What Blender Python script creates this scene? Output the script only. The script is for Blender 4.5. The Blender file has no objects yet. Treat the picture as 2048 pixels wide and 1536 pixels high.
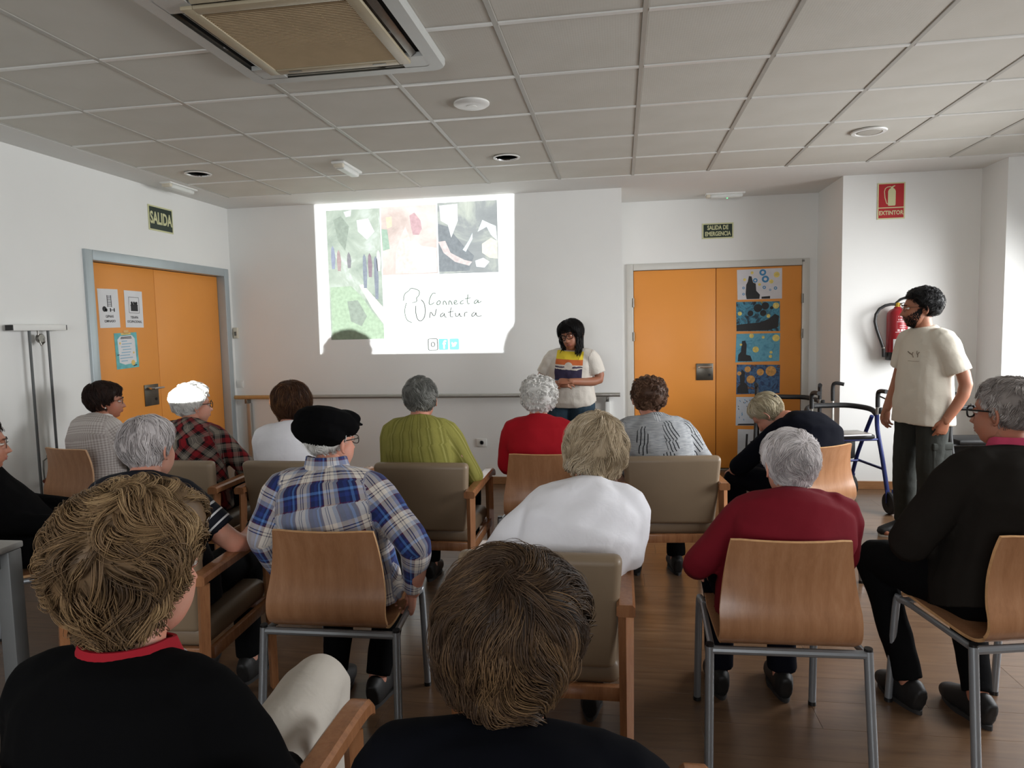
import bpy, bmesh, math, random
import numpy as np
from mathutils import Vector, Matrix

SC = bpy.context.scene
COL = SC.collection
random.seed(7)
RNG = np.random.default_rng(11)
PI = math.pi

# ------------------------------------------------------------------ camera
def make_camera():
    yaw, pitch, roll, f = .158306752, -.0805748599, -.0224511616, 1373.49467
    fw = Vector((-math.sin(yaw)*math.cos(pitch), math.cos(yaw)*math.cos(pitch), math.sin(pitch)))
    r = Vector((math.cos(yaw), math.sin(yaw), 0)); u = r.cross(fw)
    r2 = math.cos(roll)*r + math.sin(roll)*u
    u2 = -math.sin(roll)*r + math.cos(roll)*u
    cam = bpy.data.cameras.new('camera'); o = bpy.data.objects.new('camera', cam); COL.objects.link(o)
    m = Matrix((r2, u2, -fw)).transposed().to_4x4(); m.translation = (0, 0, 1.47)
    o.matrix_world = m
    cam.sensor_fit = 'HORIZONTAL'; cam.sensor_width = 36; cam.lens = f*36/2048; cam.clip_start = .02
    SC.camera = o
make_camera()

# ------------------------------------------------------------------ light
SC.view_settings.view_transform = 'Standard'; SC.view_settings.look = 'None'
SC.view_settings.gamma = 1; SC.view_settings.use_curve_mapping = False
SC.view_settings.exposure = 0.08
SC.cycles.max_bounces = 6; SC.cycles.diffuse_bounces = 4; SC.cycles.glossy_bounces = 3; SC.cycles.transmission_bounces = 4; SC.cycles.transparent_max_bounces = 6
SC.cycles.caustics_reflective = False; SC.cycles.caustics_refractive = False
W = bpy.data.worlds.new('sky'); SC.world = W; W.use_nodes = True
W.node_tree.nodes['Background'].inputs[0].default_value = (.82, .9, 1, 1)
W.node_tree.nodes['Background'].inputs[1].default_value = 1.0

def area(name, loc, rot, sx, sy, power, col, spread=PI):
    l = bpy.data.lights.new(name, 'AREA'); l.shape = 'RECTANGLE'; l.size = sx; l.size_y = sy
    l.energy = power; l.color = col; l.spread = spread
    o = bpy.data.objects.new(name, l); COL.objects.link(o); o.location = loc; o.rotation_euler = rot
    return o
# daylight entering through the window openings of the side and the rear wall, falling from the sky above
WIN_R = [(1.9, 3.4), (3.9, 5.5)]            # y ranges of the openings in wall_right
for i, (a, b) in enumerate(WIN_R):
    area('daylight_window', (3.66, (a+b)/2, 1.62), (0, PI/2-.5, 0), 1.45, b-a-.06, [60, 104][i], (.97, .985, 1), math.radians(140))
area('daylight_rear_window', (-.6, -2.56, 1.62), (PI/2-.35, 0, 0), 2.5, 1.4, 70, (.97, .985, 1), math.radians(150))

# the projector's lamp: a spot whose cone is masked to the slide's rectangle
PROJ = Vector((-2.44, 1.78, .985))
SLIDE = [(-2.895, 1.262), (-2.890, 2.695), (-.955, 2.70), (-.982, 1.250)]   # x,z on the wall y=6.33
def projector_lamp():
    l = bpy.data.lights.new('projector_lamp', 'SPOT'); l.spot_size = math.radians(60); l.spot_blend = 0
    l.shadow_soft_size = .012; l.energy = 1900; l.color = (.95, .99, 1)
    o = bpy.data.objects.new('projector_lamp', l); COL.objects.link(o)
    o.location = PROJ; o.rotation_euler = (PI/2, 0, 0)      # aims along +Y, local x = X, local y = Z
    l.use_nodes = True; nt = l.node_tree; N = nt.nodes; K = nt.links
    em = N['Emission']
    tc = N.new('ShaderNodeTexCoord'); sp = N.new('ShaderNodeSeparateXYZ'); K.new(tc.outputs['Normal'], sp.inputs[0])
    def mth(op, a, b):
        n = N.new('ShaderNodeMath'); n.operation = op
        for i, v in enumerate((a, b)):
            if isinstance(v, (int, float)): n.inputs[i].default_value = v
            else: K.new(v, n.inputs[i])
        return n.outputs[0]
    d = 6.33 - PROJ.y
    az = mth('ABSOLUTE', sp.outputs[2], 0)
    px = mth('DIVIDE', sp.outputs[0], az); pz = mth('DIVIDE', sp.outputs[1], az)
    q = [((x-PROJ.x)/d, (z-PROJ.z)/d) for x, z in SLIDE]
    out = None
    for i in range(4):          # inside test against the four edges (clockwise quad)
        (x0, z0), (x1, z1) = q[i], q[(i+1) % 4]
        ex, ez = x1-x0, z1-z0; L = math.hypot(ex, ez); ex /= L; ez /= L
        s = mth('SUBTRACT', mth('MULTIPLY', mth('SUBTRACT', px, x0), ez), mth('MULTIPLY', mth('SUBTRACT', pz, z0), ex))
        s = mth('GREATER_THAN', s, 0)
        out = s if out is None else mth('MULTIPLY', out, s)
    K.new(mth('MULTIPLY', out, 1.0), em.inputs['Strength'])
projector_lamp()

# ------------------------------------------------------------------ materials
def lin(r, g, b):
    f = lambda c: (c/255/12.92) if c/255 <= .04045 else ((c/255+.055)/1.055)**2.4
    return (f(r), f(g), f(b), 1)
class NT:
    def __init__(s, name):
        s.m = bpy.data.materials.new(name); s.m.use_nodes = True; s.t = s.m.node_tree
        s.b = s.t.nodes['Principled BSDF']
    def n(s, typ, **kw):
        o = s.t.nodes.new('ShaderNode'+typ)
        for k, v in kw.items(): setattr(o, k, v)
        return o
    def l(s, a, b): s.t.links.new(a, b)
    def val(s, sock, v):
        if isinstance(v, (int, float)): sock.default_value = v
        elif isinstance(v, tuple): sock.default_value = v
        else: s.l(v, sock)
    def math(s, op, a, b=0.0, c=None):
        o = s.n('Math', operation=op); s.val(o.inputs[0], a); s.val(o.inputs[1], b)
        if c is not None: s.val(o.inputs[2], c)
        return o.outputs[0]
    def mix(s, f, a, b, mode='MIX'):
        o = s.n('Mix', data_type='RGBA', blend_type=mode); s.val(o.inputs[0], f); s.val(o.inputs[6], a); s.val(o.inputs[7], b)
        return o.outputs[2]
    def coord(s, which='Object', scale=(1, 1, 1), rot=(0, 0, 0)):
        t = s.n('TexCoord'); m = s.n('Mapping'); m.inputs['Scale'].default_value = scale; m.inputs['Rotation'].default_value = rot
        s.l(t.outputs[which], m.inputs[0]); return m.outputs[0]
    def noise(s, vec, scale, detail=3, rough=.5, dist=0):
        o = s.n('TexNoise'); o.inputs['Scale'].default_value = scale; o.inputs['Detail'].default_value = detail
        o.inputs['Roughness'].default_value = rough; o.inputs['Distortion'].default_value = dist
        if vec is not None: s.l(vec, o.inputs['Vector'])
        return o.outputs[0]
    def ramp(s, fac, stops, interp='LINEAR'):
        o = s.n('ValToRGB'); cr = o.color_ramp; cr.interpolation = interp
        while len(cr.elements) > len(stops): cr.elements.remove(cr.elements[-1])
        while len(cr.elements) < len(stops): cr.elements.new(1)
        for e, (p, c) in zip(cr.elements, stops): e.position = p; e.color = c
        s.val(o.inputs[0], fac); return o.outputs[0]
    def bump(s, h, strength=.3, dist=.01):
        o = s.n('Bump'); o.inputs['Strength'].default_value = strength; o.inputs['Distance'].default_value = dist
        s.l(h, o.inputs['Height']); s.l(o.outputs[0], s.b.inputs['Normal'])
    def attr(s, name):
        o = s.n('Attribute', attribute_name=name); return o
    def set(s, col=None, rough=None, metal=None, spec=None, sheen=None):
        if col is not None: s.val(s.b.inputs['Base Color'], col)
        if rough is not None: s.val(s.b.inputs['Roughness'], rough)
        if metal is not None: s.val(s.b.inputs['Metallic'], metal)
        if spec is not None: s.val(s.b.inputs['Specular IOR Level'], spec)
        if sheen is not None: s.b.inputs['Sheen Weight'].default_value = sheen
        return s.m
MATS = {}
def plain(name, c, rough=.5, metal=0., spec=.5, var=.06, nscale=12, bump=0., bscale=200, bdist=.002):
    if name in MATS: return MATS[name]
    t = NT(name); v = t.coord()
    base = lin(*c)
    n = t.noise(v, nscale, 3)
    dark = tuple(x*(1-var) for x in base[:3])+(1,); lite = tuple(min(1, x*(1+var)) for x in base[:3])+(1,)
    t.set(t.ramp(n, [(.3, dark), (.7, lite)]), rough, metal, spec)
    if bump: t.bump(t.noise(v, bscale, 2), bump, bdist)
    MATS[name] = t.m; return t.m
def wood(name, dark, mid, lite, rough=.35, scale=1.0, axis='z', spec=.5):
    if name in MATS: return MATS[name]
    t = NT(name)
    sc = {'z': (9, 9, 1.2), 'y': (9, 1.2, 9), 'x': (1.2, 9, 9)}[axis]
    oi = t.n('ObjectInfo'); ad = t.n('VectorMath', operation='ADD')
    v0 = t.coord('Object', tuple(x*scale for x in sc)); t.l(v0, ad.inputs[0])
    cb = t.n('CombineXYZ')
    for i in range(3): t.l(t.math('MULTIPLY', oi.outputs['Random'], 13.7+i*7), cb.inputs[i])
    t.l(cb.outputs[0], ad.inputs[1]); v = ad.outputs[0]
    w = t.n('TexWave', wave_type='BANDS', bands_direction='X'); w.inputs['Scale'].default_value = .55
    w.inputs['Distortion'].default_value = 9; w.inputs['Detail'].default_value = 2; w.inputs['Detail Scale'].default_value = .35
    t.l(v, w.inputs[0])
    g = t.noise(v, 8, 5, .7); f = t.mix(.86, w.outputs[0], g)
    t.set(t.ramp(f, [(.2, lin(*dark)), (.5, lin(*mid)), (.8, lin(*lite))]), rough, 0, spec)
    t.bump(g, .05, .002)
    MATS[name] = t.m; return t.m

M_wall = plain('wall_paint', (234, 234, 231), .75, var=.015, nscale=2, bump=.06, bscale=160)
M_wallc = plain('wall_cream', (216, 206, 188), .75, var=.015, nscale=2, bump=.06, bscale=160)
M_plaster = plain('ceiling_plaster', (222, 221, 217), .85, var=.015, nscale=2)
def tile_mat():
    t = NT('ceiling_tile'); v = t.coord('Object'); oi = t.n('ObjectInfo')
    n = t.noise(v, 3, 3); big = t.ramp(n, [(.3, lin(206, 204, 195)), (.7, lin(213, 211, 203))])
    c = t.mix(t.math('MULTIPLY', oi.outputs['Random'], .35), big, lin(202, 197, 186))
    vo = t.n('TexVoronoi'); vo.inputs['Scale'].default_value = 90; vo.inputs['Randomness'].default_value = .05; t.l(v, vo.inputs['Vector'])
    t.set(c, .9, 0, .2); t.bump(vo.outputs[0], .22, .0015); return t.m
M_tile = tile_mat()
M_tbar = plain('ceiling_bar', (226, 226, 222), .4, var=.01); M_tbar_shaded = plain('ceiling_bar_shaded', (176, 174, 166), .45, var=.01)  # main bars use a greyer copy, their shading painted into the colour
def floor_mat():
    t = NT('laminate_floor'); oi = t.n('ObjectInfo'); ad = t.n('VectorMath', operation='ADD'); cb = t.n('CombineXYZ')
    v0 = t.coord('Object', (1.3, 13, 13)); t.l(v0, ad.inputs[0])
    for i in range(3): t.l(t.math('MULTIPLY', oi.outputs['Random'], 17.7+i*9), cb.inputs[i])
    t.l(cb.outputs[0], ad.inputs[1])
    g = t.noise(ad.outputs[0], 2.2, 6, .65, .6)
    c = t.ramp(g, [(.25, lin(74, 54, 39)), (.5, lin(97, 73, 53)), (.75, lin(114, 89, 66))])
    c = t.mix(t.math('MULTIPLY', oi.outputs['Random'], .3), c, lin(84, 62, 45))
    t.set(c, .3, 0, .45); t.b.inputs['Coat Weight'].default_value = .15; t.b.inputs['Coat Roughness'].default_value = .2
    t.bump(g, .04, .001); return t.m
M_floor = floor_mat()
M_base = wood('baseboard_wood', (120, 82, 52), (142, 100, 64), (160, 116, 78), .4, axis='x')
M_door = plain('door_laminate', (228, 148, 62), .42, var=.02, nscale=3, bump=.03, bscale=300)
M_frame = plain('door_frame_metal', (176, 186, 190), .38, .35, var=.02)
M_frame2 = plain('door_frame_paint', (205, 204, 198), .4, .1, var=.02)
M_steel = plain('brushed_steel', (128, 126, 120), .36, .9, var=.08, nscale=40)
M_chrome = plain('chrome', (215, 215, 215), .12, 1., var=.02)
M_alu = plain('aluminium_rail', (176, 174, 168), .34, .75, var=.04)
M_railwood = plain('rail_wood', (186, 150, 100), .4, var=.1, nscale=30)
M_whitepl = plain('white_plastic', (228, 228, 224), .38, var=.015)
M_creampl = plain('cream_plastic', (214, 206, 188), .4, var=.03)
M_black = plain('black_plastic', (18, 18, 19), .42, var=.1)
M_dark = plain('slot_shade', (14, 13, 12), .9, var=.05)
M_grey = plain('grey_leg_metal', (142, 146, 150), .36, .55, var=.04)
M_ply = wood('beech_plywood', (146, 102, 70), (162, 116, 82), (174, 130, 96), .3)
M_plyedge = plain('plywood_edge', (206, 160, 112), .45, var=.12, nscale=60)
M_arm = wood('beech_arm', (124, 80, 52), (150, 102, 68), (166, 118, 82), .26)
M_vinyl = plain('taupe_vinyl', (134, 116, 94), .46, var=.04, nscale=6, bump=.08, bscale=260)
M_vinylseat = plain('taupe_vinyl_seat', (122, 104, 84), .44, var=.04, nscale=6, bump=.08, bscale=260)

# ------------------------------------------------------------------ mesh helpers
class MB:
    def __init__(s): s.v = []; s.f = []; s.m = []
    def add(s, v, f, m=0):
        o = len(s.v); s.v += [tuple(map(float, p)) for p in v]; s.f += [tuple(i+o for i in q) for q in f]; s.m += [m]*len(f); return s
    def box(s, c, d, m=0, bev=0, rot=None, seg=2):
        x, y, z = d[0]/2, d[1]/2, d[2]/2
        v = [(i, j, k) for i in (-x, x) for j in (-y, y) for k in (-z, z)]
        f = [(0, 1, 3, 2), (4, 6, 7, 5), (0, 4, 5, 1), (2, 3, 7, 6), (0, 2, 6, 4), (1, 5, 7, 3)]
        if bev:
            b = bmesh.new(); vs = [b.verts.new(p) for p in v]
            for q in f: b.faces.new([vs[i] for i in q])
            bmesh.ops.bevel(b, geom=list(b.edges), offset=bev, segments=seg, profile=.5, affect='EDGES')
            b.verts.index_update(); v = [p.co[:] for p in b.verts]; f = [[p.index for p in q.verts] for q in b.faces]; b.free()
        if rot is not None: v = [rot @ Vector(p) for p in v]
        return s.add([(p[0]+c[0], p[1]+c[1], p[2]+c[2]) for p in v], f, m)
    def b2(s, a, b, m=0, bev=0):
        return s.box([(a[i]+b[i])/2 for i in range(3)], [abs(b[i]-a[i]) for i in range(3)], m, bev)
    def tube(s, path, r, n=10, m=0, closed=False, caps=True):
        P = [Vector(p) for p in path]; K = len(P)
        R = [float(q) for q in r] if isinstance(r, (list, tuple)) else [float(r)]*K
        up = None; rings = []
        for i in range(K):
            if closed: t = P[(i+1) % K]-P[i-1]
            else: t = P[min(i+1, K-1)]-P[max(i-1, 0)]
            t.normalize()
            if up is None:
                up = Vector((0, 0, 1)) if abs(t.z) < .9 else Vector((1, 0, 0))
            x = up.cross(t)
            if x.length < 1e-5: x = Vector((1, 0, 0)).cross(t)
            x.normalize(); up = t.cross(x).normalized()
            rings.append([P[i]+R[i]*(math.cos(2*PI*k/n)*x+math.sin(2*PI*k/n)*up) for k in range(n)])
        v = [p for g in rings for p in g]; f = []
        for i in range(K if closed else K-1):
            j = (i+1) % K
            for k in range(n):
                f.append((i*n+k, i*n+(k+1) % n, j*n+(k+1) % n, j*n+k))
        if caps and not closed: f.append(tuple(range(n-1, -1, -1))); f.append(tuple((K-1)*n+k for k in range(n)))
        return s.add(v, f, m)
    def cyl(s, a, b, ra, rb=None, n=16, m=0): return s.tube([a, b], [ra, ra if rb is None else rb], n, m)
    def lathe(s, prof, n=24, m=0, c=(0, 0, 0), rot=None):
        v = []; f = []; K = len(prof)
        for r, z in prof:
            for k in range(n): v.append((r*math.cos(2*PI*k/n), r*math.sin(2*PI*k/n), z))
        for i in range(K-1):
            for k in range(n): f.append((i*n+k, i*n+(k+1) % n, (i+1)*n+(k+1) % n, (i+1)*n+k))
        f.append(tuple(range(n-1, -1, -1))); f.append(tuple((K-1)*n+k for k in range(n)))
        if rot is not None: v = [tuple(rot @ Vector(p)) for p in v]
        return s.add([(p[0]+c[0], p[1]+c[1], p[2]+c[2]) for p in v], f, m)
    def prism(s, poly, fn, t=.002, m=0):
        """poly: 2d points, fn(u, v, w) -> 3d; extruded from w=0 to w=t"""
        n = len(poly); v = [fn(a, b, 0) for a, b in poly]+[fn(a, b, t) for a, b in poly]
        f = [tuple(range(n-1, -1, -1)), tuple(range(n, 2*n))]+[(i, (i+1) % n, n+(i+1) % n, n+i) for i in range(n)]
        return s.add(v, f, m)
    def build(s, name, mats, parent=None, smooth=35, fix=True):
        me = bpy.data.meshes.new(name); me.from_pydata(s.v, [], s.f)
        for q in (mats if isinstance(mats, (list, tuple)) else [mats]): me.materials.append(q)
        if any(s.m): me.polygons.foreach_set('material_index', s.m)
        if fix:
            b = bmesh.new(); b.from_mesh(me); bmesh.ops.recalc_face_normals(b, faces=b.faces); b.to_mesh(me); b.free()
        if smooth:
            me.polygons.foreach_set('use_smooth', [True]*len(me.polygons)); me.set_sharp_from_angle(angle=math.radians(smooth))
        o = bpy.data.objects.new(name, me); COL.objects.link(o)
        if parent: o.parent = parent
        return o
def tag(o, label=None, cat=None, group=None, kind=None):
    if label: o['label'] = label
    if cat: o['category'] = cat
    if group: o['group'] = group
    if kind: o['kind'] = kind
    return o
def empty(name, loc=(0, 0, 0), rz=0):
    o = bpy.data.objects.new(name, None); COL.objects.link(o); o.location = loc; o.rotation_euler = (0, 0, rz); o.empty_display_size = .1
    return o
def copy_tree(o, parent=None):
    c = o.copy(); COL.objects.link(c); c.parent = parent
    for ch in list(o.children): copy_tree(ch, c)
    return c
def link_copy(src, name, loc, parent, rot=None):
    o = bpy.data.objects.new(name, src.data); COL.objects.link(o); o.location = loc; o.parent = parent
    if rot: o.rotation_euler = rot
    return o
def struct(o): o['kind'] = 'structure'; return o
def text_mesh(name, body, size, mat, parent, fn, depth=.0012, align='CENTER', sx=1.0, bold=0.0, spacing=1.0):
    """lettering as a mesh: fn(u, v, w) -> 3d point"""
    cu = bpy.data.curves.new('tmp', 'FONT'); cu.body = body; cu.size = size; cu.align_x = align; cu.align_y = 'CENTER'
    cu.resolution_u = 3; cu.offset = bold; cu.space_character = spacing; cu.extrude = depth/2
    to = bpy.data.objects.new('tmp', cu); COL.objects.link(to)
    dg = bpy.context.evaluated_depsgraph_get(); dg.update()
    me = bpy.data.meshes.new_from_object(to.evaluated_get(dg))
    bpy.data.objects.remove(to); bpy.data.curves.remove(cu)
    for v in me.vertices: v.co = fn(v.co.x*sx, v.co.y, v.co.z+depth/2)
    me.name = name; me.materials.clear(); me.materials.append(mat)
    o = bpy.data.objects.new(name, me); COL.objects.link(o); o.parent = parent
    b = bmesh.new(); b.from_mesh(me); bmesh.ops.recalc_face_normals(b, faces=b.faces); b.to_mesh(me); b.free()
    return o
# ================================================================== the room
XL, XR, YF, YN, YB, ZC = -3.80, 3.60, 6.33, 7.08, -2.5, 2.704
NX0, NX1, PX, PY = .018, 1.88, 2.96, 5.94
# floor: slab and laminate planks
fl = struct(MB().b2((XL-.15, YB-.15, -.12), (XR+.15, YN+.25, -.0035)).build('floor', M_floor, smooth=0))
pk = MB().box((0, 0, -.006), (1.1993, .1896, .012), 0, .0008).build('plank', M_floor, fl, smooth=0)
first = True
rows = int((YN-.75)/.19)
for r in range(rows):
    y = YN-.095-r*.19; x = XL+.6-(r*.43) % 1.2
    while x < XR+.6:
        xa, xb = max(x-.59965, XL), min(x+.59965, XR)
        if xb-xa > .05 and not (y > YF+.02 and (x < NX0-.3 or x > NX1+.5)) and not (y > PY and x > PX+.5):
            if first: o = pk; first = False
            else: o = bpy.data.objects.new('plank', pk.data); COL.objects.link(o); o.parent = fl
            o.location = ((xa+xb)/2, y, 0); o.scale = ((xb-xa)/1.1993, 1, 1)
        x += 1.2
# ceiling: slab, plaster border, bars, tiles
ce = struct(MB().b2((XL-.15, YB-.15, ZC+.03), (XR+.15, YN+.25, ZC+.2)).build('ceiling', M_plaster, smooth=0))
GX = [.6*(.18185+k) for k in range(-6, 6)]; GY = [.6*(4.7536+r) for r in range(-8, 6)]
bd = MB()
bd.b2((XL-.05, YB-.05, ZC-.004), (GX[0], YN+.1, ZC+.03)).b2((GX[-1], YB-.05, ZC-.004), (XR+.05, YN+.1, ZC+.03))
bd.b2((GX[0], GY[-1], ZC-.004), (GX[-1], YN+.1, ZC+.03)).b2((GX[0], YB-.05, ZC-.004), (GX[-1], GY[0], ZC+.03))
bd.build('plaster_border', M_plaster, ce, smooth=0)
ACX, ACY, ACS = -1.25, 2.735, .47
tl = None
for i in range(len(GX)-1):
    for j in range(len(GY)-1):
        cx, cy = (GX[i]+GX[i+1])/2, (GY[j]+GY[j+1])/2
        if abs(cx-ACX) < .32 and abs(cy-ACY) < .32: continue
        if tl is None:
            tl = MB().box((0, 0, 0), (.578, .578, .014), 0, .003, seg=1).build('tile', M_tile, ce, smooth=0); o = tl
        else: o = bpy.data.objects.new('tile', tl.data); COL.objects.link(o); o.parent = ce
        o.location = (cx, cy, ZC+.009)
for x in GX: MB().b2((x-.012, GY[0], ZC-.002), (x+.012, GY[-1], ZC+.02), 0, .002).build('grid_bar', M_tbar_shaded, ce, smooth=0)
for y in GY:
    for i in range(len(GX)-1):
        MB().b2((GX[i]+.012, y-.012, ZC-.0035), (GX[i+1]-.012, y+.012, ZC+.02)).build('cross_bar', M_tbar, ce, smooth=0)
# walls
D1 = (4.434, 6.262, 2.109)          # door in wall_left: y0, y1, top of the frame
w = MB(); w.b2((XL-.2, YB, 0), (XL, D1[0], ZC)).b2((XL-.2, D1[1], 0), (XL, YF+.2, ZC)).b2((XL-.2, D1[0], D1[2]), (XL, D1[1], ZC)).b2((XL-.2, D1[0], 0), (XL-.14, D1[1], D1[2]))
struct(w.build('wall_left', M_wall, smooth=0))
struct(MB().b2((XL-.2, YF, 0), (NX0, YN+.2, ZC), 0).build('wall_front', M_wall, smooth=0))
D2 = (.063, 1.807, 2.086)
w = MB(); w.b2((NX0, YN, 0), (D2[0], YN+.2, ZC)).b2((D2[1], YN, 0), (NX1, YN+.2, ZC)).b2((D2[0], YN, D2[2]), (D2[1], YN+.2, ZC)).b2((D2[0], YN+.12, 0), (D2[1], YN+.2, D2[2]))
struct(w.build('wall_niche', M_wall, smooth=0))
struct(MB().b2((NX1, YF, 0), (PX, YN+.2, ZC)).build('wall_column', M_wall, smooth=0))
struct(MB().b2((PX, PY, 0), (XR+.2, YN+.2, ZC)).build('wall_pillar', M_wall, smooth=0))
w = MB(); ys = [YB]
for a, b in WIN_R: ys += [a, b]
ys.append(PY)
for i in range(0, len(ys), 2): w.b2((XR, ys[i], 0), (XR+.2, ys[i+1], ZC))
for a, b in WIN_R: w.b2((XR, a, 0), (XR+.2, b, .88)).b2((XR, a, 2.36), (XR+.2, b, ZC))
struct(w.build('wall_right', M_wall, smooth=0))
w = MB(); w.b2((XL-.2, YB-.2, 0), (-1.9, YB, ZC)).b2((.7, YB-.2, 0), (XR+.2, YB, ZC)).b2((-1.9, YB-.2, 0), (.7, YB, .9)).b2((-1.9, YB-.2, 2.34), (.7, YB, ZC))
struct(w.build('wall_rear', M_wall, smooth=0))
# windows (outside the picture, they let the daylight in)
def glass_mat():
    t = NT('window_glass'); tr = t.n('BsdfTransparent'); gl = t.n('BsdfGlossy'); gl.inputs['Roughness'].default_value = .02
    mx = t.n('MixShader'); mx.inputs[0].default_value = .06; t.l(tr.outputs[0], mx.inputs[1]); t.l(gl.outputs[0], mx.inputs[2])
    t.l(mx.outputs[0], t.t.nodes['Material Output'].inputs[0]); return t.m
M_glass = glass_mat()
def window(n, fn, a, b, z0, z1):
    o = struct(empty('window_%d' % n)); m = MB()
    def bx(u0, u1, v0, v1): 
        p, q = fn(u0, v0, .06), fn(u1, v1, .12); m.b2(p, q, 0)
    bx(a, b, z0, z0+.05); bx(a, b, z1-.05, z1); bx(a, a+.05, z0+.05, z1-.05); bx(b-.05, b, z0+.05, z1-.05); mid = (a+b)/2; bx(mid-.03, mid+.03, z0+.05, z1-.05)
    m.build('window_frame', M_frame, o, smooth=0)
    for u0, u1 in ((a+.05, mid-.03), (mid+.03, b-.05)):
        g = MB(); g.b2(fn(u0, z0+.05, .085), fn(u1, z1-.05, .095)); g.build('pane', M_glass, o, smooth=0)
for i, (a, b) in enumerate(WIN_R): window(i+1, lambda u, v, d: (XR+d+.02, u, v), a, b, .88, 2.36)
window(3, lambda u, v, d: (u, YB-d-.02, v), -1.9, .7, .9, 2.34)
# baseboards
def baseb(name, a, b):
    struct(MB().b2(a, b, 0, .003).build(name, M_base, smooth=0))
baseb('baseboard_front', (XL, YF-.014, 0), (NX0, YF, .072)); baseb('baseboard_column', (NX1, YF-.014, 0), (PX, YF, .072))
baseb('baseboard_niche', (NX1-.014, YF, 0), (NX1, YN, .072)); baseb('baseboard_pillar', (PX, PY-.014, 0), (XR, PY, .072)); baseb('baseboard_step', (PX-.014, PY, 0), (PX, YF-.014, .072))
baseb('baseboard_left', (XL, YB, 0), (XL+.014, D1[0], .072)); baseb('baseboard_corner', (XL, D1[1], 0), (XL+.014, YF-.014, .072)); baseb('baseboard_right', (XR-.014, YB, 0), (XR, PY-.014, .072))

# ------------------------------------------------------------------ doors
M_steelplate = plain('lock_plate', (104, 100, 92), .34, .85, var=.06, nscale=50)
# door in the side wall
d = struct(empty('door_1'))
f = MB(); t = .075; y0, y1, zt = D1
f.b2((XL-.14, y0, 0), (XL+.022, y0+t, zt), 0, .006).b2((XL-.14, y1-t, 0), (XL+.022, y1, zt), 0, .006).b2((XL-.14, y0+t, zt-t), (XL+.022, y1-t, zt), 0, .006)
f.build('door_frame', M_frame, d, smooth=30)
LF = []
for nm, a, b in (('door_leaf', y0+t+.004, 5.262), ('door_leaf', 5.268, y1-t-.004)):
    LF.append(MB().b2((XL-.10, a, .008), (XL-.055 if b < 5.3 else XL-.058, b, zt-t-.004), 0, .003).build(nm, M_door, d, smooth=30))
pl = MB().b2((XL-.056, 5.055, .90), (XL-.048, 5.225, 1.075), 0, .002).build('lock_plate', M_steelplate, LF[0])
MB().tube([(XL-.05, 5.09, 1.045), (XL-.005, 5.09, 1.045), (XL+.005, 5.10, 1.045), (XL+.005, 5.22, 1.045)], .009, 10).build('lever_handle', M_chrome, LF[0])
MB().lathe([(.012, 0), (.012, .006)], 14, 0, (XL-.05, 5.19, .95), Matrix.Rotation(PI/2, 3, 'Y')).build('keyhole', M_black, LF[0])
# emergency door in the niche
d = struct(empty('door_2'))
f = MB(); x0, x1, zt = D2; t = .066
f.b2((x0, YN-.02, 0), (x0+t, YN+.12, zt), 0, .006).b2((x1-t, YN-.02, 0), (x1, YN+.12, zt), 0, .006).b2((x0+t, YN-.02, zt-t), (x1-t, YN+.12, zt), 0, .006)
f.build('door_frame', M_frame2, d, smooth=30)
LN = []
for a, b in ((x0+t+.004, .931), (.937, x1-t-.004)):
    LN.append(MB().b2((a, YN-.004, .022), (b, YN+.04, zt-t-.004), 0, .003).build('door_leaf', M_door, d, smooth=30))
MB().b2((x0+t, YN-.01, 0), (x1-t, YN+.04, .014), 0, .002).build('threshold', M_alu, d)
MB().b2((.742, YN-.013, .912), (.907, YN-.004, 1.079), 0, .003).build('lock_plate', M_steelplate, LN[0])
MB().tube([(.765, YN-.013, 1.045), (.765, YN-.045, 1.045), (.775, YN-.055, 1.045), (.89, YN-.055, 1.045)], .008, 10).build('lever_handle', M_chrome, LN[0])
MB().lathe([(.012, 0), (.012, .006)], 14, 0, (.872, YN-.012, .965), Matrix.Rotation(PI/2, 3, 'X')).build('keyhole', M_black, LN[0])
for x, L in ((x0+t-.002, LN[0]), (x1-t+.002, LN[1])):
    for z in (1.70, 1.36, .35):
        MB().cyl((x, YN-.016, z-.045), (x, YN-.016, z+.045), .011, n=12).build('hinge', M_steel, L)
MB().b2((1.735, YN-.03, 2.05), (1.755, YN-.02, 2.07)).build('door_stop', M_steel, d)

# ------------------------------------------------------------------ ceiling fittings
M_acw = plain('ac_white', (188, 190, 186), .42, var=.02)
M_acg = plain('ac_grille', (190, 168, 134), .5, var=.05)
M_acgf = plain('ac_grille_frame', (180, 168, 142), .45, var=.03)
ac = tag(empty('ceiling_air_conditioner', (ACX, ACY, ZC)), 'white ceiling cassette air conditioner with beige louvred intake grille', 'air conditioner')
z0 = -.034
m = MB()
S_, I0, I1 = ACS, .405, .335
def rrect(h, r, n=6):
    p = []
    for cx, cy, a in ((h-r, h-r, 0), (-h+r, h-r, PI/2), (-h+r, -h+r, PI), (h-r, -h+r, 1.5*PI)):
        for k in range(n+1): p.append((cx+r*math.cos(a+k*PI/2/n), cy+r*math.sin(a+k*PI/2/n)))
    return p
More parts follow.
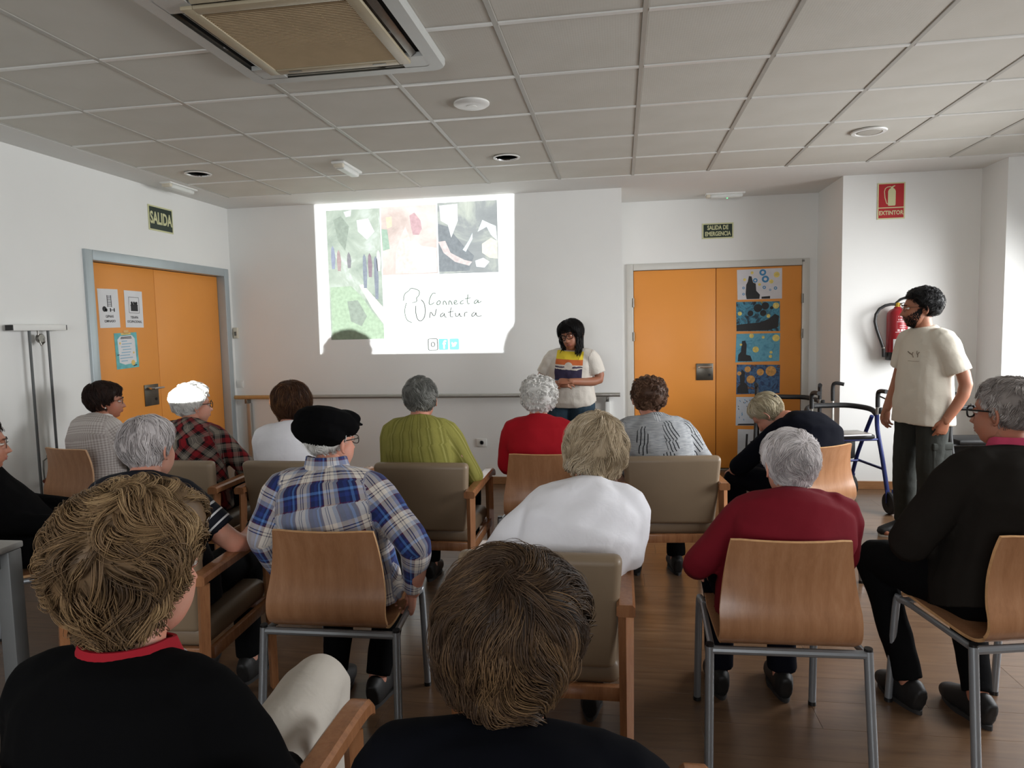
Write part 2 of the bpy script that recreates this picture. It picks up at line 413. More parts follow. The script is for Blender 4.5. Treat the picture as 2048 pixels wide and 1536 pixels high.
# outer ring with four slots: built from strips between rounded outline and slot frame
out = rrect(S_, .055); inn = rrect(I0, .02)
n = len(out)
for za, zb, A, B in ((z0+.012, z0, out, [(x*.985, y*.985) for x, y in out]), (z0, z0, [(x*.985, y*.985) for x, y in out], inn)):
    v = [(x, y, za) for x, y in A]+[(x, y, zb) for x, y in B]
    m.add(v, [(i, (i+1) % n, n+(i+1) % n, n+i) for i in range(n)])
v = [(x, y, 0.0) for x, y in out]+[(x, y, z0+.012) for x, y in out]; m.add(v, [(i, (i+1) % n, n+(i+1) % n, n+i) for i in range(n)])
for sx, sy in ((1, 1), (1, -1), (-1, 1), (-1, -1)): m.b2((sx*I1*.86, sy*I1*.86, z0+.001), (sx*I0, sy*I0, z0+.02))
m.build('panel', M_acw, ac)
m = MB()
for a in range(4):
    R_ = Matrix.Rotation(a*PI/2, 3, 'Z'); m.box(R_ @ Vector((0, (I0+I1)/2+.004, z0+.028)), (.60, .075, .004), 0, rot=R_)
m.build('slot_shade_sheet', M_dark, ac, smooth=0)  # near-black sheets painted as the shade inside the air slots
for a in range(4):
    R_ = Matrix.Rotation(a*PI/2, 3, 'Z'); fl_ = MB()
    fl_.box(R_ @ Vector((0, (I0+I1)/2-.008, z0+.008)), (.56, .032, .006), 0, .002, rot=R_ @ Matrix.Rotation(.6, 3, 'X'))
    fl_.build('air_flap', M_steel if a in (1, 3) else M_acgf, ac)
g = MB(); gi = .285
for sx in (-1, 1): g.b2((sx*gi, -I1, z0-.012), (sx*I1, I1, z0+.004), 0, .004); g.b2((-gi, sx*gi, z0-.012), (gi, sx*I1, z0+.004), 0, .004)
g.build('grille_frame', M_acgf, ac)
g = MB()
for k in range(44):
    y = -gi+.0065+k*2*gi/44; g.box((0, y, z0-.004), (2*gi, .0075, .005), rot=Matrix.Rotation(.5, 3, 'X'))
for x in (-.142, 0, .142): g.box((x, 0, z0-.0005), (.006, 2*gi, .007))
tag(g.build('grille', M_acg, ac, smooth=0), kind='stuff')
MB().b2((-gi, -gi, z0+.012), (gi, gi, z0+.016)).build('filter', plain('ac_filter', (150, 130, 100), .9), ac, smooth=0)
for x in (-.2, .2): MB().b2((x-.03, gi+.012, z0-.015), (x+.03, gi+.022, z0-.011)).build('grille_catch', M_steel, ac)
# round fittings
r = tag(empty('ceiling_speaker', (-.794, 3.79, ZC)), 'flat round white disc fitting in ceiling tile beyond the air conditioner', 'ceiling fitting')
MB().lathe([(.098, 0), (.098, -.008), (.09, -.014), (.05, -.019), (.001, -.02)], 32).build('cover', M_whitepl, r)
MB().lathe([(.028, -.018), (.03, -.023), (.001, -.025)], 20).build('boss', M_whitepl, r)
def downlight(x, y, label):
    e = tag(empty('recessed_downlight', (x, y, ZC)), label, 'downlight', 'round recessed downlights')
    MB().lathe([(.088, 0), (.098, -.003), (.098, -.007), (.084, -.009), (.08, -.005), (.08, .0)], 32).build('trim_ring', M_whitepl, e)
    q = MB(); q.lathe([(.08, -.005), (.062, .05), (.045, .075)], 28); q.f.pop(-2) ; q.m.pop()
    q.build('reflector', M_chrome, e)
    MB().lathe([(.03, .02), (.034, .05), (.02, .07)], 16).build('bulb', plain('bulb_off', (120, 110, 96), .3), e)
downlight(-.802, 5.006, 'unlit recessed downlight with chrome reflector above the presenter')
downlight(-3.178, 4.924, 'unlit recessed downlight with chrome reflector near the side wall door')
e = tag(empty('recessed_downlight', (1.614, 4.918, ZC)), 'pale round flush ceiling light above the standing man', 'downlight', 'round recessed downlights')
MB().lathe([(.105, 0), (.11, -.004), (.105, -.011), (.082, -.012), (.08, -.006), (.001, -.006)], 32).build('trim_ring', M_whitepl, e)
MB().lathe([(.078, -.005), (.07, -.011), (.001, -.013)], 28).build('diffuser', plain('diffuser_grey', (178, 174, 164), .5), e)
def emerg(x, y, rz, label, green=False):
    e = tag(empty('emergency_light', (x, y, ZC), rz), label, 'emergency light', 'ceiling emergency lights')
    MB().box((0, 0, -.008), (.36, .1, .018), 0, .005).build('housing', M_whitepl, e)
    q = MB(); q.box((.01, 0, -.03), (.30, .07, .035), 0, .014, seg=3); q.build('diffuser', plain('emergency_diffuser', (222, 224, 220), .3), e)
    q = MB(); q.box((-.155, 0, -.026), (.035, .074, .03), 0, .006); q.build('end_cap', M_creampl, e)
    if green:
        t = NT('green_led'); t.b.inputs['Emission Color'].default_value = (.1, 1, .25, 1); t.b.inputs['Emission Strength'].default_value = 2.5; t.set((.02, .3, .06, 1))
        MB().lathe([(.006, 0), (.006, -.004), (.001, -.006)], 12, 0, (.02, -.0, -.048)).build('indicator', t.m, e)
emerg(-2.008, 4.993, PI/2, 'slim white emergency light on ceiling tile before the projection')
emerg(-3.578, 5.27, PI/2, 'slim white emergency light on plaster border above side wall door')
emerg(.986, 6.86, 0, 'emergency light with green indicator above the emergency door', True)

# ------------------------------------------------------------------ signs
M_green = plain('sign_green', (22, 42, 30), .35, var=.05)
M_signlum = plain('sign_luminous', (206, 206, 160), .45, var=.02)
M_red = plain('sign_red', (176, 34, 40), .38, var=.04)
FL = lambda y, z: (lambda u, v, w: Vector((XL+.001+w, y+u, z+v)))          # on wall_left; u to the right in view = +y
FW = lambda x, z, Y=YF: (lambda u, v, w: Vector((x+u, Y-.001-w, z+v)))      # on a wall facing the room
def rect(w, h): return [(-w/2, -h/2), (w/2, -h/2), (w/2, h/2), (-w/2, h/2)]
def sign(name, label, cat, fn, w, h, lines, rim=.012):
    e = tag(empty(name), label, cat)
    MB().prism(rect(w, h), fn, .004).build('plate', M_signlum, e)
    MB().prism(rect(w-2*rim, h-2*rim), lambda u, v, q: fn(u, v, q+.0038), .0006).build('field', M_green, e)
    for body, v0, sz, sx in lines:
        text_mesh('lettering', body, sz, M_signlum, e, lambda u, v, q: fn(u, v+v0, q+.0044), .0008, sx=sx, bold=sz*.03)
    return e
fl_y = lambda y: y*3.8/3.7
sign('exit_sign', 'dark green sign reading SALIDA above the side wall door', 'sign', FL(5.32, 2.446), .31, .205, [('SALIDA', -.002, .135, .62)])
sign('emergency_exit_sign', 'small dark green sign reading SALIDA DE EMERGENCIA above double door', 'sign', FW(.95, 2.381, YN), .296, .15, [('SALIDA DE', .03, .058, .72), ('EMERGENCIA', -.03, .058, .70)], .012)
e = tag(empty('extinguisher_sign'), 'red sign with pale extinguisher symbol reading EXTINTOR on the column', 'sign'); fn = FW(2.262, 2.471)
MB().prism(rect(.218, .302), fn, .004).build('plate', M_signlum, e)
up = lambda u, v, w: fn(u, v, w+.0038)
MB().prism([(-.099, -.052), (.099, -.052), (.099, .141), (-.099, .141)], up, .0006).build('field', M_red, e)
MB().prism([(-.099, -.141), (.099, -.141), (.099, -.060), (-.099, -.060)], up, .0006).build('field', M_red, e)
u2 = lambda u, v, w: fn(u, v, w+.0044)
cylp = [(-.022, -.04), (.03, -.04), (.034, -.03), (.034, .08), (.026, .098), (.014, .104), (.014, .112), (.03, .122), (.026, .128), (-.004, .116), (-.006, .104), (-.018, .098), (-.026, .08), (-.026, -.03)]
MB().prism(cylp, u2, .0008).build('symbol', M_signlum, e)
h = MB(); path = [(-.004, .118), (-.03, .116), (-.048, .104), (-.055, .08), (-.05, .03), (-.036, -.02), (-.028, -.024)]
for i in range(len(path)-1):
    (a, b), (c, d_) = path[i], path[i+1]; L = math.hypot(c-a, d_-b); nx, ny = -(d_-b)/L*.003, (c-a)/L*.003
    h.prism([(a+nx, b+ny), (a-nx, b-ny), (c-nx, d_-ny), (c+nx, d_+ny)], u2, .0008)
h.build('symbol_hose', M_signlum, e)
text_mesh('lettering', 'EXTINTOR', .048, M_signlum, e, lambda u, v, q: fn(u, v-.1, q+.0044), .0008, sx=.82, bold=.0012)

# papers on the side wall door
M_paper = plain('white_paper', (222, 222, 224), .7, var=.02)
M_ink = plain('black_ink', (30, 30, 34), .6, var=.05)
LX = XL-.0545
FD = lambda y, z, rot=0: (lambda u, v, w: Vector((LX+.0004+w, y+u*math.cos(rot)-v*math.sin(rot), z+u*math.sin(rot)+v*math.cos(rot))))
def bar(m, fn, a, b, t):
    L = math.hypot(b[0]-a[0], b[1]-a[1]); nx, ny = -(b[1]-a[1])/L*t/2, (b[0]-a[0])/L*t/2
    m.prism([(a[0]+nx, a[1]+ny), (a[0]-nx, a[1]-ny), (b[0]-nx, b[1]-ny), (b[0]+nx, b[1]+ny)], fn, .0005)
def disc(m, fn, c, r, n=16, t=.0005): m.prism([(c[0]+r*math.cos(2*PI*k/n), c[1]+r*math.sin(2*PI*k/n)) for k in range(n)], fn, t)
def ringp(m, fn, c, r0, r1, n=24):
    for k in range(n):
        a, b = 2*PI*k/n, 2*PI*(k+1)/n
        m.prism([(c[0]+r0*math.cos(a), c[1]+r0*math.sin(a)), (c[0]+r1*math.cos(a), c[1]+r1*math.sin(a)), (c[0]+r1*math.cos(b), c[1]+r1*math.sin(b)), (c[0]+r0*math.cos(b), c[1]+r0*math.sin(b))], fn, .0005)
e = tag(empty('gym_notice'), 'white paper notice with wall bars and dumbbell drawing reading GIMNASIO', 'paper notice'); fn = FD(4.725, 1.692, .02)
MB().prism(rect(.212, .295), fn, .0008).build('sheet', M_paper, e); up = lambda u, v, w: fn(u, v, w+.0008)
m = MB(); bar(m, up, (-.012, .01), (-.012, .1), .006); bar(m, up, (.028, .01), (.028, .1), .006)
for k in range(7): bar(m, up, (-.012, .018+k*.0125), (.028, .018+k*.0125), .004)
disc(m, up, (-.048, -.005), .021); disc(m, up, (-.03, -.012), .013)
bar(m, up, (.012, -.012), (.056, -.012), .005)
for x in (.014, .054): bar(m, up, (x, -.026), (x, .002), .011)
tag(m.build('drawing', M_ink, e, smooth=0), kind='stuff')
for b, v0 in (('GIPNAS', -.062), ('GIMNASIO', -.098)): text_mesh('lettering', b, .026, M_ink, e, lambda u, v, q: up(u, v+v0, q), .0005, bold=.0006, sx=.95)
e = tag(empty('therapy_notice'), 'white paper notice with framed people pictogram reading TERAPIA OCUPACIONAL', 'paper notice'); fn = FD(4.998, 1.692, -.01)
MB().prism(rect(.205, .292), fn, .0008).build('sheet', M_paper, e); up = lambda u, v, w: fn(u, v, w+.0008)
m = MB()
for a, b in (((-.055, -.03), (.06, -.03)), ((.06, -.03), (.06, .095)), ((.06, .095), (-.055, .095)), ((-.055, .095), (-.055, -.03))): bar(m, up, a, b, .003)
m.prism([(-.035, -.015), (.045, -.015), (.045, .03), (-.035, .03)], up, .0005)
for x in (-.022, .004, .032): disc(m, up, (x, .05), .011)
m.prism([(-.04, .028), (-.02, .055), (.0, .036), (.02, .058), (.05, .03)], up, .0005)
tag(m.build('drawing', M_ink, e, smooth=0), kind='stuff')
for b, v0 in (('TERAPIA', -.066), ('OCUPACIONAL', -.1)): text_mesh('lettering', b, .026, M_ink, e, lambda u, v, q: up(u, v+v0, q), .0005, bold=.0006, sx=.9)
e = tag(empty('leaflet'), 'teal bordered leaflet with blue text lines taped below the notices', 'leaflet'); fn = FD(4.887, 1.365, .03)
M_teal = plain('leaflet_teal', (104, 178, 180), .6, var=.2, nscale=18); M_blu = plain('leaflet_blue', (150, 186, 206), .6); M_yel = plain('leaflet_yellow', (232, 196, 110), .6)
MB().prism(rect(.25, .28), fn, .0008).build('sheet', M_teal, e); up = lambda u, v, w: fn(u, v, w+.0008)
MB().prism([(-.09, -.09), (-.03, -.11), (.1, -.1), (.098, .09), (.07, .118), (-.06, .116), (-.094, .09)], up, .0004).build('panel', M_paper, e)
up2 = lambda u, v, w: fn(u, v, w+.0012); m = MB()
for k, (a, b) in enumerate(((-.05, .01), (-.05, .06), (-.06, .04), (-.045, .05), (-.06, .04), (-.08, .03), (-.08, .06), (-.07, .0))): bar(m, up2, (a, .075-k*.022), (b, .075-k*.022), .008)
tag(m.build('text_lines', M_blu, e, smooth=0), kind='stuff')
m = MB(); m.prism([(-.05, .125), (.06, .125), (.055, .138), (-.05, .138)], up, .0004); disc(m, up2, (.06, -.1), .022); disc(m, up2, (.075, -.02), .009); disc(m, up2, (-.07, .06), .01); tag(m.build('ornament', M_yel, e, smooth=0), kind='stuff')
m = MB(); bar(m, up2, (-.055, .106), (.06, .106), .006); bar(m, up2, (-.06, .096), (.065, .096), .006); bar(m, up2, (-.11, -.03), (-.085, -.028), .006); bar(m, up2, (.06, -.125), (.1, -.12), .008); tag(m.build('heading', M_ink, e, smooth=0), kind='stuff')
MB().prism([(-.02, .135), (.035, .135), (.035, .16), (-.02, .16)], up, .0004).build('tape', plain('tape', (222, 176, 110), .3), e)

# paintings on the emergency door
def paint_mat(name, cols, scale, dist, seed):
    t = NT(name); v = t.coord('Object', (1, 1, 1)); ad = t.n('VectorMath', operation='ADD'); t.l(v, ad.inputs[0]); ad.inputs[1].default_value = (seed*3.1, seed, seed*7.7)
    g = t.noise(ad.outputs[0], scale, 4, .6, dist)
    st = [(.30+.40*i/(len(cols)-1), lin(*c)) for i, c in enumerate(cols)]
    t.set(t.ramp(g, st), .6); return t.m
PD = [('white paper painting with blue and yellow spots, topmost on the orange door', 1.345, 1.846, .415, .296, (214, 212, 216), 'w'),
      ('dark blue and black swirled painting, second from top on the orange door', 1.331, 1.536, .412, .289, None, [(24, 26, 30), (40, 74, 92), (78, 150, 176), (46, 96, 120), (150, 146, 76)]),
      ('light blue painting with yellow dots, third from top on the orange door', 1.333, 1.230, .413, .283, None, [(70, 136, 162), (92, 158, 182), (104, 170, 192), (84, 150, 178)]),
      ('deep blue painting with orange blotches, fourth from top on the orange door', 1.338, .915, .419, .288, None, [(26, 30, 50), (44, 66, 104), (70, 110, 150), (36, 46, 76), (150, 100, 56)]),
      ('speckled blue and white drawing partly hidden by a walker on the orange door', 1.332, .591, .408, .286, (190, 196, 204), 's'),
      ('white paper with loose black brush marks, lowest on the orange door', 1.345, .268, .40, .287, (200, 204, 208), 'k')]
M_pb = plain('paint_black', (26, 25, 26), .55, var=.2); M_pblue = plain('paint_blue', (62, 132, 180), .55, var=.2, nscale=40); M_py = plain('paint_yellow', (226, 204, 110), .55, var=.2, nscale=40); M_po = plain('paint_ochre', (206, 150, 76), .55, var=.25, nscale=40)
rr = random.Random(5)
for k, (lab, x, z, w_, h_, base, mode) in enumerate(PD):
    e = tag(empty('painting'), lab, 'painting', 'paintings on the orange door'); fn = FW(x, z, YN-.004)
    mt = plain('painting_paper_%d' % k, base, .7, var=.04) if base else paint_mat('painting_wash_%d' % k, mode, [0, 9, 14, 10][k], 1.6, k)
    jit = [(a+rr.uniform(-.006, .006), b+rr.uniform(-.006, .006)) for a, b in rect(w_, h_)]
    MB().prism(jit, fn, .0012).build('sheet', mt, e, smooth=0)
    up = lambda u, v, q: fn(u, v, q+.0012)
    B = MB(); Bl = MB(); Y_ = MB()
    if mode == 'w':
        B.prism([(-.12, -.14), (.0, -.14), (.005, -.10), (-.03, -.06), (-.035, .01), (-.06, .02), (-.075, .08), (-.1, .085), (-.11, .03), (-.125, .0), (-.13, -.09)], up, .0004); B.prism([(.02, -.14), (.1, -.14), (.1, -.115), (.02, -.12)], up, .0004)
        for c, a in (((.03, .115), .032), ((-.04, .04), .022), ((.055, .05), .034), ((.045, -.03), .016), ((.15, -.04), .016), ((.1, -.055), .01), ((-.15, -.09), .012), ((-.15, -.03), .012)): ringp(Bl, up, c, a*.45, a, 14)
        for c, a in (((.16, .09), .028), ((.11, .025), .02), ((-.07, .115), .014), ((.0, .0), .014), ((-.14, .05), .014)): disc(Y_, up, c, a)
    elif mode == 's':
        for i in range(46): 
            a, b = rr.uniform(-.18, .18), rr.uniform(-.1, .12); bar(Bl if i % 2 else B, up, (a, b), (a+rr.uniform(-.012, .012), b+rr.uniform(.008, .02)), .006)
        B.prism([(-.19, -.135), (.19, -.135), (.18, -.115), (-.18, -.12)], up, .0004)
    elif mode == 'k':
        for a, b, c, d_, q in ((-.12, -.12, -.11, .1, .02), (-.09, -.08, -.03, .06, .016), (-.05, -.02, .0, .08, .012), (-.08, .02, .02, .05, .01), (.05, .08, .08, .1, .01), (.1, -.05, .13, -.02, .01)): bar(B, up, (a, b), (c, d_), q)
    elif k == 1:
        B.prism([(-.2, -.14), (.1, -.14), (.19, -.11), (.2, .0), (.16, .02), (.1, -.03), (.02, -.06), (-.1, -.07), (-.2, -.08)], up, .0004)
        for c, a in (((.0, .08), .04), ((.07, .1), .036), ((-.07, .03), .028), ((.13, .08), .016), ((.05, .03), .03)): disc(B, up, c, a)
        disc(Y_, up, (.17, .1), .03); disc(Y_, up, (-.17, .03), .02); disc(Y_, up, (.1, .0), .018)
    elif k == 2:
        B.prism([(-.19, -.135), (-.05, -.135), (-.07, -.08), (-.11, -.07), (-.105, .03), (-.12, .07), (-.15, .065), (-.16, -.04), (-.185, -.07)], up, .0004)
        for c, a in (((-.02, -.02), .03), ((.17, .09), .034), ((-.06, .115), .022), ((.05, .1), .014), ((.12, -.09), .016), ((.125, -.05), .014), ((-.16, .03), .012)): disc(Y_, up, c, a)
    elif k == 3:
        B.prism([(-.2, -.14), (-.09, -.14), (-.1, -.06), (-.13, -.03), (-.125, .07), (-.155, .1), (-.175, .04), (-.17, -.05), (-.2, -.08)], up, .0004)
        for c, a in (((.12, .08), .05), ((.02, .07), .034), ((-.07, -.0), .04), ((-.1, .1), .03), ((-.18, .06), .02)): disc(Y_, up, c, a)
    for mm, nm, ma in ((B, 'dark_marks', M_pb), (Bl, 'blue_marks', M_pblue), (Y_, 'warm_marks', M_po if k == 3 else M_py)):
        if mm.v: tag(mm.build(nm, ma, e, smooth=0), kind='stuff')

# ------------------------------------------------------------------ wall fittings
r = tag(empty('handrail'), 'long metal handrail with wooden section along the front wall', 'handrail')
MB().tube([(-3.78, YF-.075, .852), (-3.20, YF-.075, .852)], .02, 14).build('rail_wood', M_railwood, r)
MB().tube([(-3.20, YF-.075, .852), (-.012, YF-.075, .852)], .02, 14).build('rail', M_alu, r)
for x in (-3.66, -.125):
    q = MB().b2((x-.022, YF-.045, 0), (x+.022, YF-.003, .79), 0, .004).build('post', M_alu if x in (-3.66,) else M_whitepl, r)
    MB().b2((x-.014, YF-.085, .79), (x+.014, YF-.01, .835), 0, .004).build('bracket', M_steel, q)
e = tag(empty('thermostat'), 'cream wall thermostat beside the grey door frame', 'thermostat')
MB().b2((-3.79, YF-.028, 1.432), (-3.745, YF, 1.54), 0, .004).build('housing', M_creampl, e); MB().b2((-3.775, YF-.033, 1.46), (-3.755, YF-.027, 1.5), 0, .001).build('dial', M_steel, e)
e = tag(empty('light_switch'), 'square white light switch above the handrail end', 'light switch')
MB().b2((-3.79, YF-.008, .94), (-3.72, YF, 1.012), 0, .002).build('plate', M_whitepl, e); MB().b2((-3.782, YF-.012, .95), (-3.728, YF-.007, 1.002), 0, .002).build('rocker', M_whitepl, e)
e = tag(empty('wall_socket'), 'white double wall socket plate low on the front wall', 'socket')
MB().b2((-1.365, YF-.009, .36), (-1.265, YF, .436), 0, .003).build('plate', M_whitepl, e)
MB().lathe([(.021, 0), (.021, .006), (.017, .006), (.017, .001)], 20, 0, (-1.312, YF-.008, .398), Matrix.Rotation(PI/2, 3, 'X')).build('socket_cup', plain('socket_grey', (150, 150, 148), .5), e)
for x in (-.008, .008): MB().cyl((-1.312+x, YF-.0165, .398), (-1.312+x, YF-.012, .398), .0025, n=8).build('contact_hole', M_black, e)
# pulley exerciser on the side wall
r = tag(empty('wall_pulley_exerciser'), 'white wall bar with two grey vertical rods, hook and red cord handle', 'exercise pulley')
q = MB().b2((XL+.02, 3.745, 1.525), (XL+.075, 4.16, 1.565), 0, .005).build('crossbar', M_whitepl, r)
for y in (3.742, 4.163): MB().b2((XL+.022, y-.004, 1.528), (XL+.073, y+.004, 1.562)).build('end_cap', M_black, r)
for y in (3.80, 4.10): MB().b2((XL, y-.02, 1.53), (XL+.02, y+.02, 1.56)).build('wall_mount', M_steel, r)
for y in (3.883, 4.03): MB().cyl((XL+.05, y, .02), (XL+.05, y, 1.53), .0085, n=10).build('rod', plain('rod_metal', (96, 98, 98), .4, .6), r)
hk = MB(); hk.lathe([(.026, -.012), (.03, -.008), (.03, .008), (.026, .012)], 20, 0, (XL+.06, 3.955, 1.475), Matrix.Rotation(PI/2, 3, 'Y')); hk.build('pulley_wheel', M_steel, r)
MB().tube([(XL+.06, 3.94, 1.53), (XL+.065, 3.935, 1.47), (XL+.07, 3.95, 1.43), (XL+.07, 3.975, 1.45), (XL+.07, 3.97, 1.475)], .006, 8).build('hook', M_steel, r)
MB().tube([(XL+.06, 3.955+.018*math.cos(a), .70+.018*math.sin(a)) for a in np.linspace(0, 2*PI, 13)[:-1]], .005, 8, closed=True).build('ring', M_steel, r)
MB().tube([(XL+.06, 3.94, .69), (XL+.06, 3.905, .675), (XL+.06, 3.90, .62), (XL+.06, 3.902, .55)], .005, 8).build('cord', M_steel, r)
MB().tube([(XL+.06, 3.90, .54), (XL+.06, 3.95, .548), (XL+.06, 4.0, .54)], [.014, .018, .014], 10).build('grip', plain('grip_red', (120, 58, 40), .5), r)

# fire extinguisher on the column
r = tag(empty('fire_extinguisher', (2.30, YF-.088, 0)), 'red fire extinguisher with black hose hung on the white column', 'fire extinguisher')
M_exred = plain('extinguisher_red', (150, 26, 36), .32, var=.04)
bd_ = MB().lathe([(.074, 1.175), (.08, 1.19), (.08, 1.505), (.076, 1.53), (.055, 1.555), (.03, 1.568), (.024, 1.58)], 32).build('cylinder', M_exred, r)
MB().lathe([(.07, 1.13), (.084, 1.135), (.084, 1.195), (.08, 1.2)], 32).build('foot', M_black, r)
MB().lathe([(.02, 1.575), (.022, 1.6), (.014, 1.615)], 18).build('valve', plain('valve_brass', (196, 160, 60), .35, .5), r)
MB().tube([(-.02, -.0, 1.607), (.02, 0, 1.64), (.08, -.0, 1.662), (.14, 0, 1.668)], [.008, .011, .011, .008], 8).build('lever', M_black, r)
MB().tube([(-.0, -.0, 1.60), (.05, 0, 1.606), (.12, 0, 1.60)], .008, 8).build('carry_handle', M_black, r)
MB().cyl((.03, -.02, 1.595), (.03, -.045, 1.595), .012, n=14).build('gauge', M_whitepl, r)
MB().tube([(-.02, 0, 1.602), (-.055, -.005, 1.602), (-.10, -.01, 1.592), (-.145, -.01, 1.565), (-.172, -.01, 1.52), (-.178, -.01, 1.46), (-.165, -.01, 1.40), (-.145, -.01, 1.34), (-.12, -.01, 1.27), (-.108, -.01, 1.23), (-.105, -.01, 1.16)], .0125, 10).build('hose', M_black, r)
MB().cyl((-.109, -.01, 1.242), (-.108, -.01, 1.232), .0145, n=12).build('hose_clip', M_steel, r)
MB().b2((-.04, .07, 1.25), (.04, .088, 1.5)).build('wall_bracket', M_steel, r)
def wrap(rad): return lambda u, v, w: Vector((math.sin(u/rad)*(rad+w), -math.cos(u/rad)*(rad+w), v))
def wrapped(name, rects, mat, rad=.0805):
    q = MB()
    for u0, u1, v0, v1 in rects:
        nn = max(1, int(abs(u1-u0)/.008)); fnw = wrap(rad)
        for k in range(nn):
            a, b = u0+(u1-u0)*k/nn, u0+(u1-u0)*(k+1)/nn; q.prism([(a, v0), (b, v0), (b, v1), (a, v1)], fnw, .0004)
    return tag(q.build(name, mat, bd_, smooth=0), kind='stuff')
wrapped('sticker', [(-.055, .085, 1.215, 1.31)], M_paper)
M_exw = plain('extinguisher_print', (222, 196, 198), .5)
wrapped('instructions', [(-.04, .06, 1.365, 1.37), (-.025, -.008, 1.375, 1.392), (.0, .018, 1.375, 1.392), (.026, .04, 1.375, 1.392), (-.01, .05, 1.405, 1.408), (-.01, .05, 1.42, 1.423), (-.03, .05, 1.452, 1.456), (-.02, -.012, 1.465, 1.478), (-.005, .004, 1.465, 1.478), (.012, .02, 1.465, 1.48), (.026, .036, 1.465, 1.478), (-.02, -.016, 1.492, 1.502), (-.006, .004, 1.492, 1.502), (.012, .022, 1.492, 1.502)], M_exw)
wrapped('sticker_line', [(-.045, .05, 1.237, 1.241)], plain('sticker_blue', (70, 110, 130), .5), .0812)
fw = wrap(.0814); text_mesh('sticker_lettering', 'general', .046, plain('print_grey', (70, 72, 78), .5), bd_, lambda u, v, q: fw(u+.018, v+1.268, q), .0005, sx=.9, bold=.0006)
# ================================================================== the projected slide: light of its image put into thin coloured wall prints
sl = tag(empty('projected_slide_prints'), 'projected slide whose three photographs and handwritten title are painted as prints on the wall', 'projected slide')
def gridfn(x, z): return FW(x, z, YF)
def pale(c): g = sum(c)/3; return tuple(int((g+(q-g)*.55)*.905) for q in c)
P_ = lambda name, c: plain(name, c, .8, 0, .1, var=.05)
PV = lambda name, c: plain(name, pale(c), .8, 0, .1, var=.12, nscale=30)
def slide_photo(cx, cz, w_, h_, stops, scale, dist, seed, sc=(1, 1, 1)):
    t = NT('slide_photo_%d' % seed); v = t.coord('Object', sc); ad = t.n('VectorMath', operation='ADD'); t.l(v, ad.inputs[0]); ad.inputs[1].default_value = (seed*5.3, seed*2.1, seed)
    g = t.noise(ad.outputs[0], scale, 5, .65, dist); t.set(t.ramp(g, [(p, lin(*pale(c))) for p, c in stops]), .8, 0, .1)
    o = MB().prism(rect(w_, h_), gridfn(cx, cz), .0006).build('photograph', t.m, sl, smooth=0); return o
def sp(x, y):       # picture position -> wall x, z (measured from the slide's own rectangle)
    u = (x-629)/(1028-629); b = 410-24*u; tz = (y-b)/(706-b)
    return -2.893+u*1.93, 2.697-tz*1.44
def quadphoto(px0, py0, px1, py1, *a, **k):
    x0, z0 = sp(px0, py0); x1, z1 = sp(px1, py1); return (x0+x1)/2, (z0+z1)/2, abs(x1-x0), abs(z1-z0)
a = quadphoto(653, 422, 764, 676); o1 = slide_photo(*a, [(.25, (120, 138, 124)), (.42, (146, 164, 144)), (.55, (160, 176, 154)), (.7, (190, 200, 192))], 3.2, .8, 1)
a = quadphoto(766, 414, 877, 545); o2 = slide_photo(*a, [(.3, (176, 152, 140)), (.45, (196, 168, 156)), (.6, (204, 190, 180)), (.75, (206, 204, 200))], 2.2, .6, 2)
a = quadphoto(880, 405, 997, 543); o3 = slide_photo(*a, [(.3, (128, 134, 136)), (.5, (140, 146, 146)), (.62, (168, 176, 160)), (.75, (196, 198, 180))], 2.6, .9, 3)
def blob(parent, name, c, pts, layer=.0007):
    q = [(sp(x, y)) for x, y in pts]
    return MB().prism([(x, z) for x, z in q], lambda u, v, w: Vector((u, YF-.0012-layer-w, v)), .0003).build(name, PV('slide_'+name+'_%d_%d_%d' % c, c), parent, smooth=0)
blob(o1, 'water', (150, 184, 140), [(656, 572), (700, 570), (722, 592), (742, 622), (764, 648), (764, 676), (656, 676)])
blob(o1, 'path', (206, 200, 180), [(716, 568), (724, 566), (764, 612), (764, 646), (742, 616)])
for x, y, h, c in ((664, 492, 44, (128, 138, 168)), (676, 500, 40, (168, 132, 130)), (697, 504, 30, (126, 124, 130)), (729, 508, 66, (120, 132, 150)), (740, 506, 46, (138, 110, 126)), (752, 512, 84, (118, 128, 146)), (758, 500, 40, (190, 186, 188))):
    blob(o1, 'walker_figure', c, [(x-3, y+4), (x, y-2), (x+3, y+4), (x+5, y+h*.5), (x+3, y+h), (x-3, y+h), (x-4, y+h*.5)], .001)
for pts in ([(690, 600), (712, 598), (730, 630), (718, 650), (696, 640)], [(668, 440), (684, 432), (700, 452), (690, 500), (676, 480)]): blob(o1, 'foliage_patch', (134, 152, 132), pts, .0009)
for pts in ([(716, 440), (740, 436), (752, 462), (736, 478), (718, 462)], [(690, 424), (706, 420), (704, 432), (694, 434)]): blob(o1, 'sky_patch', (204, 206, 206), pts, .0009)
blob(o2, 'finger', (208, 188, 176), [(806, 470), (815, 452), (822, 470), (832, 520), (838, 544), (792, 545), (794, 500)])
blob(o2, 'palm', (206, 202, 192), [(818, 486), (832, 476), (846, 490), (876, 494), (876, 543), (838, 544), (828, 516)], .0009)
blob(o2, 'berry', (196, 142, 148), [(824, 430), (834, 424), (846, 440), (848, 456), (842, 468), (830, 468), (826, 450)], .001)
blob(o2, 'leaf_patch', (140, 176, 148), [(766, 457), (778, 458), (782, 496), (768, 500)], .0009)
blob(o2, 'yellow_patch', (204, 196, 150), [(776, 434), (788, 432), (788, 452), (778, 456)], .0009)
blob(o3, 'dark_shirt', (118, 126, 132), [(880, 446), (900, 452), (914, 470), (930, 490), (950, 510), (940, 540), (880, 542)])
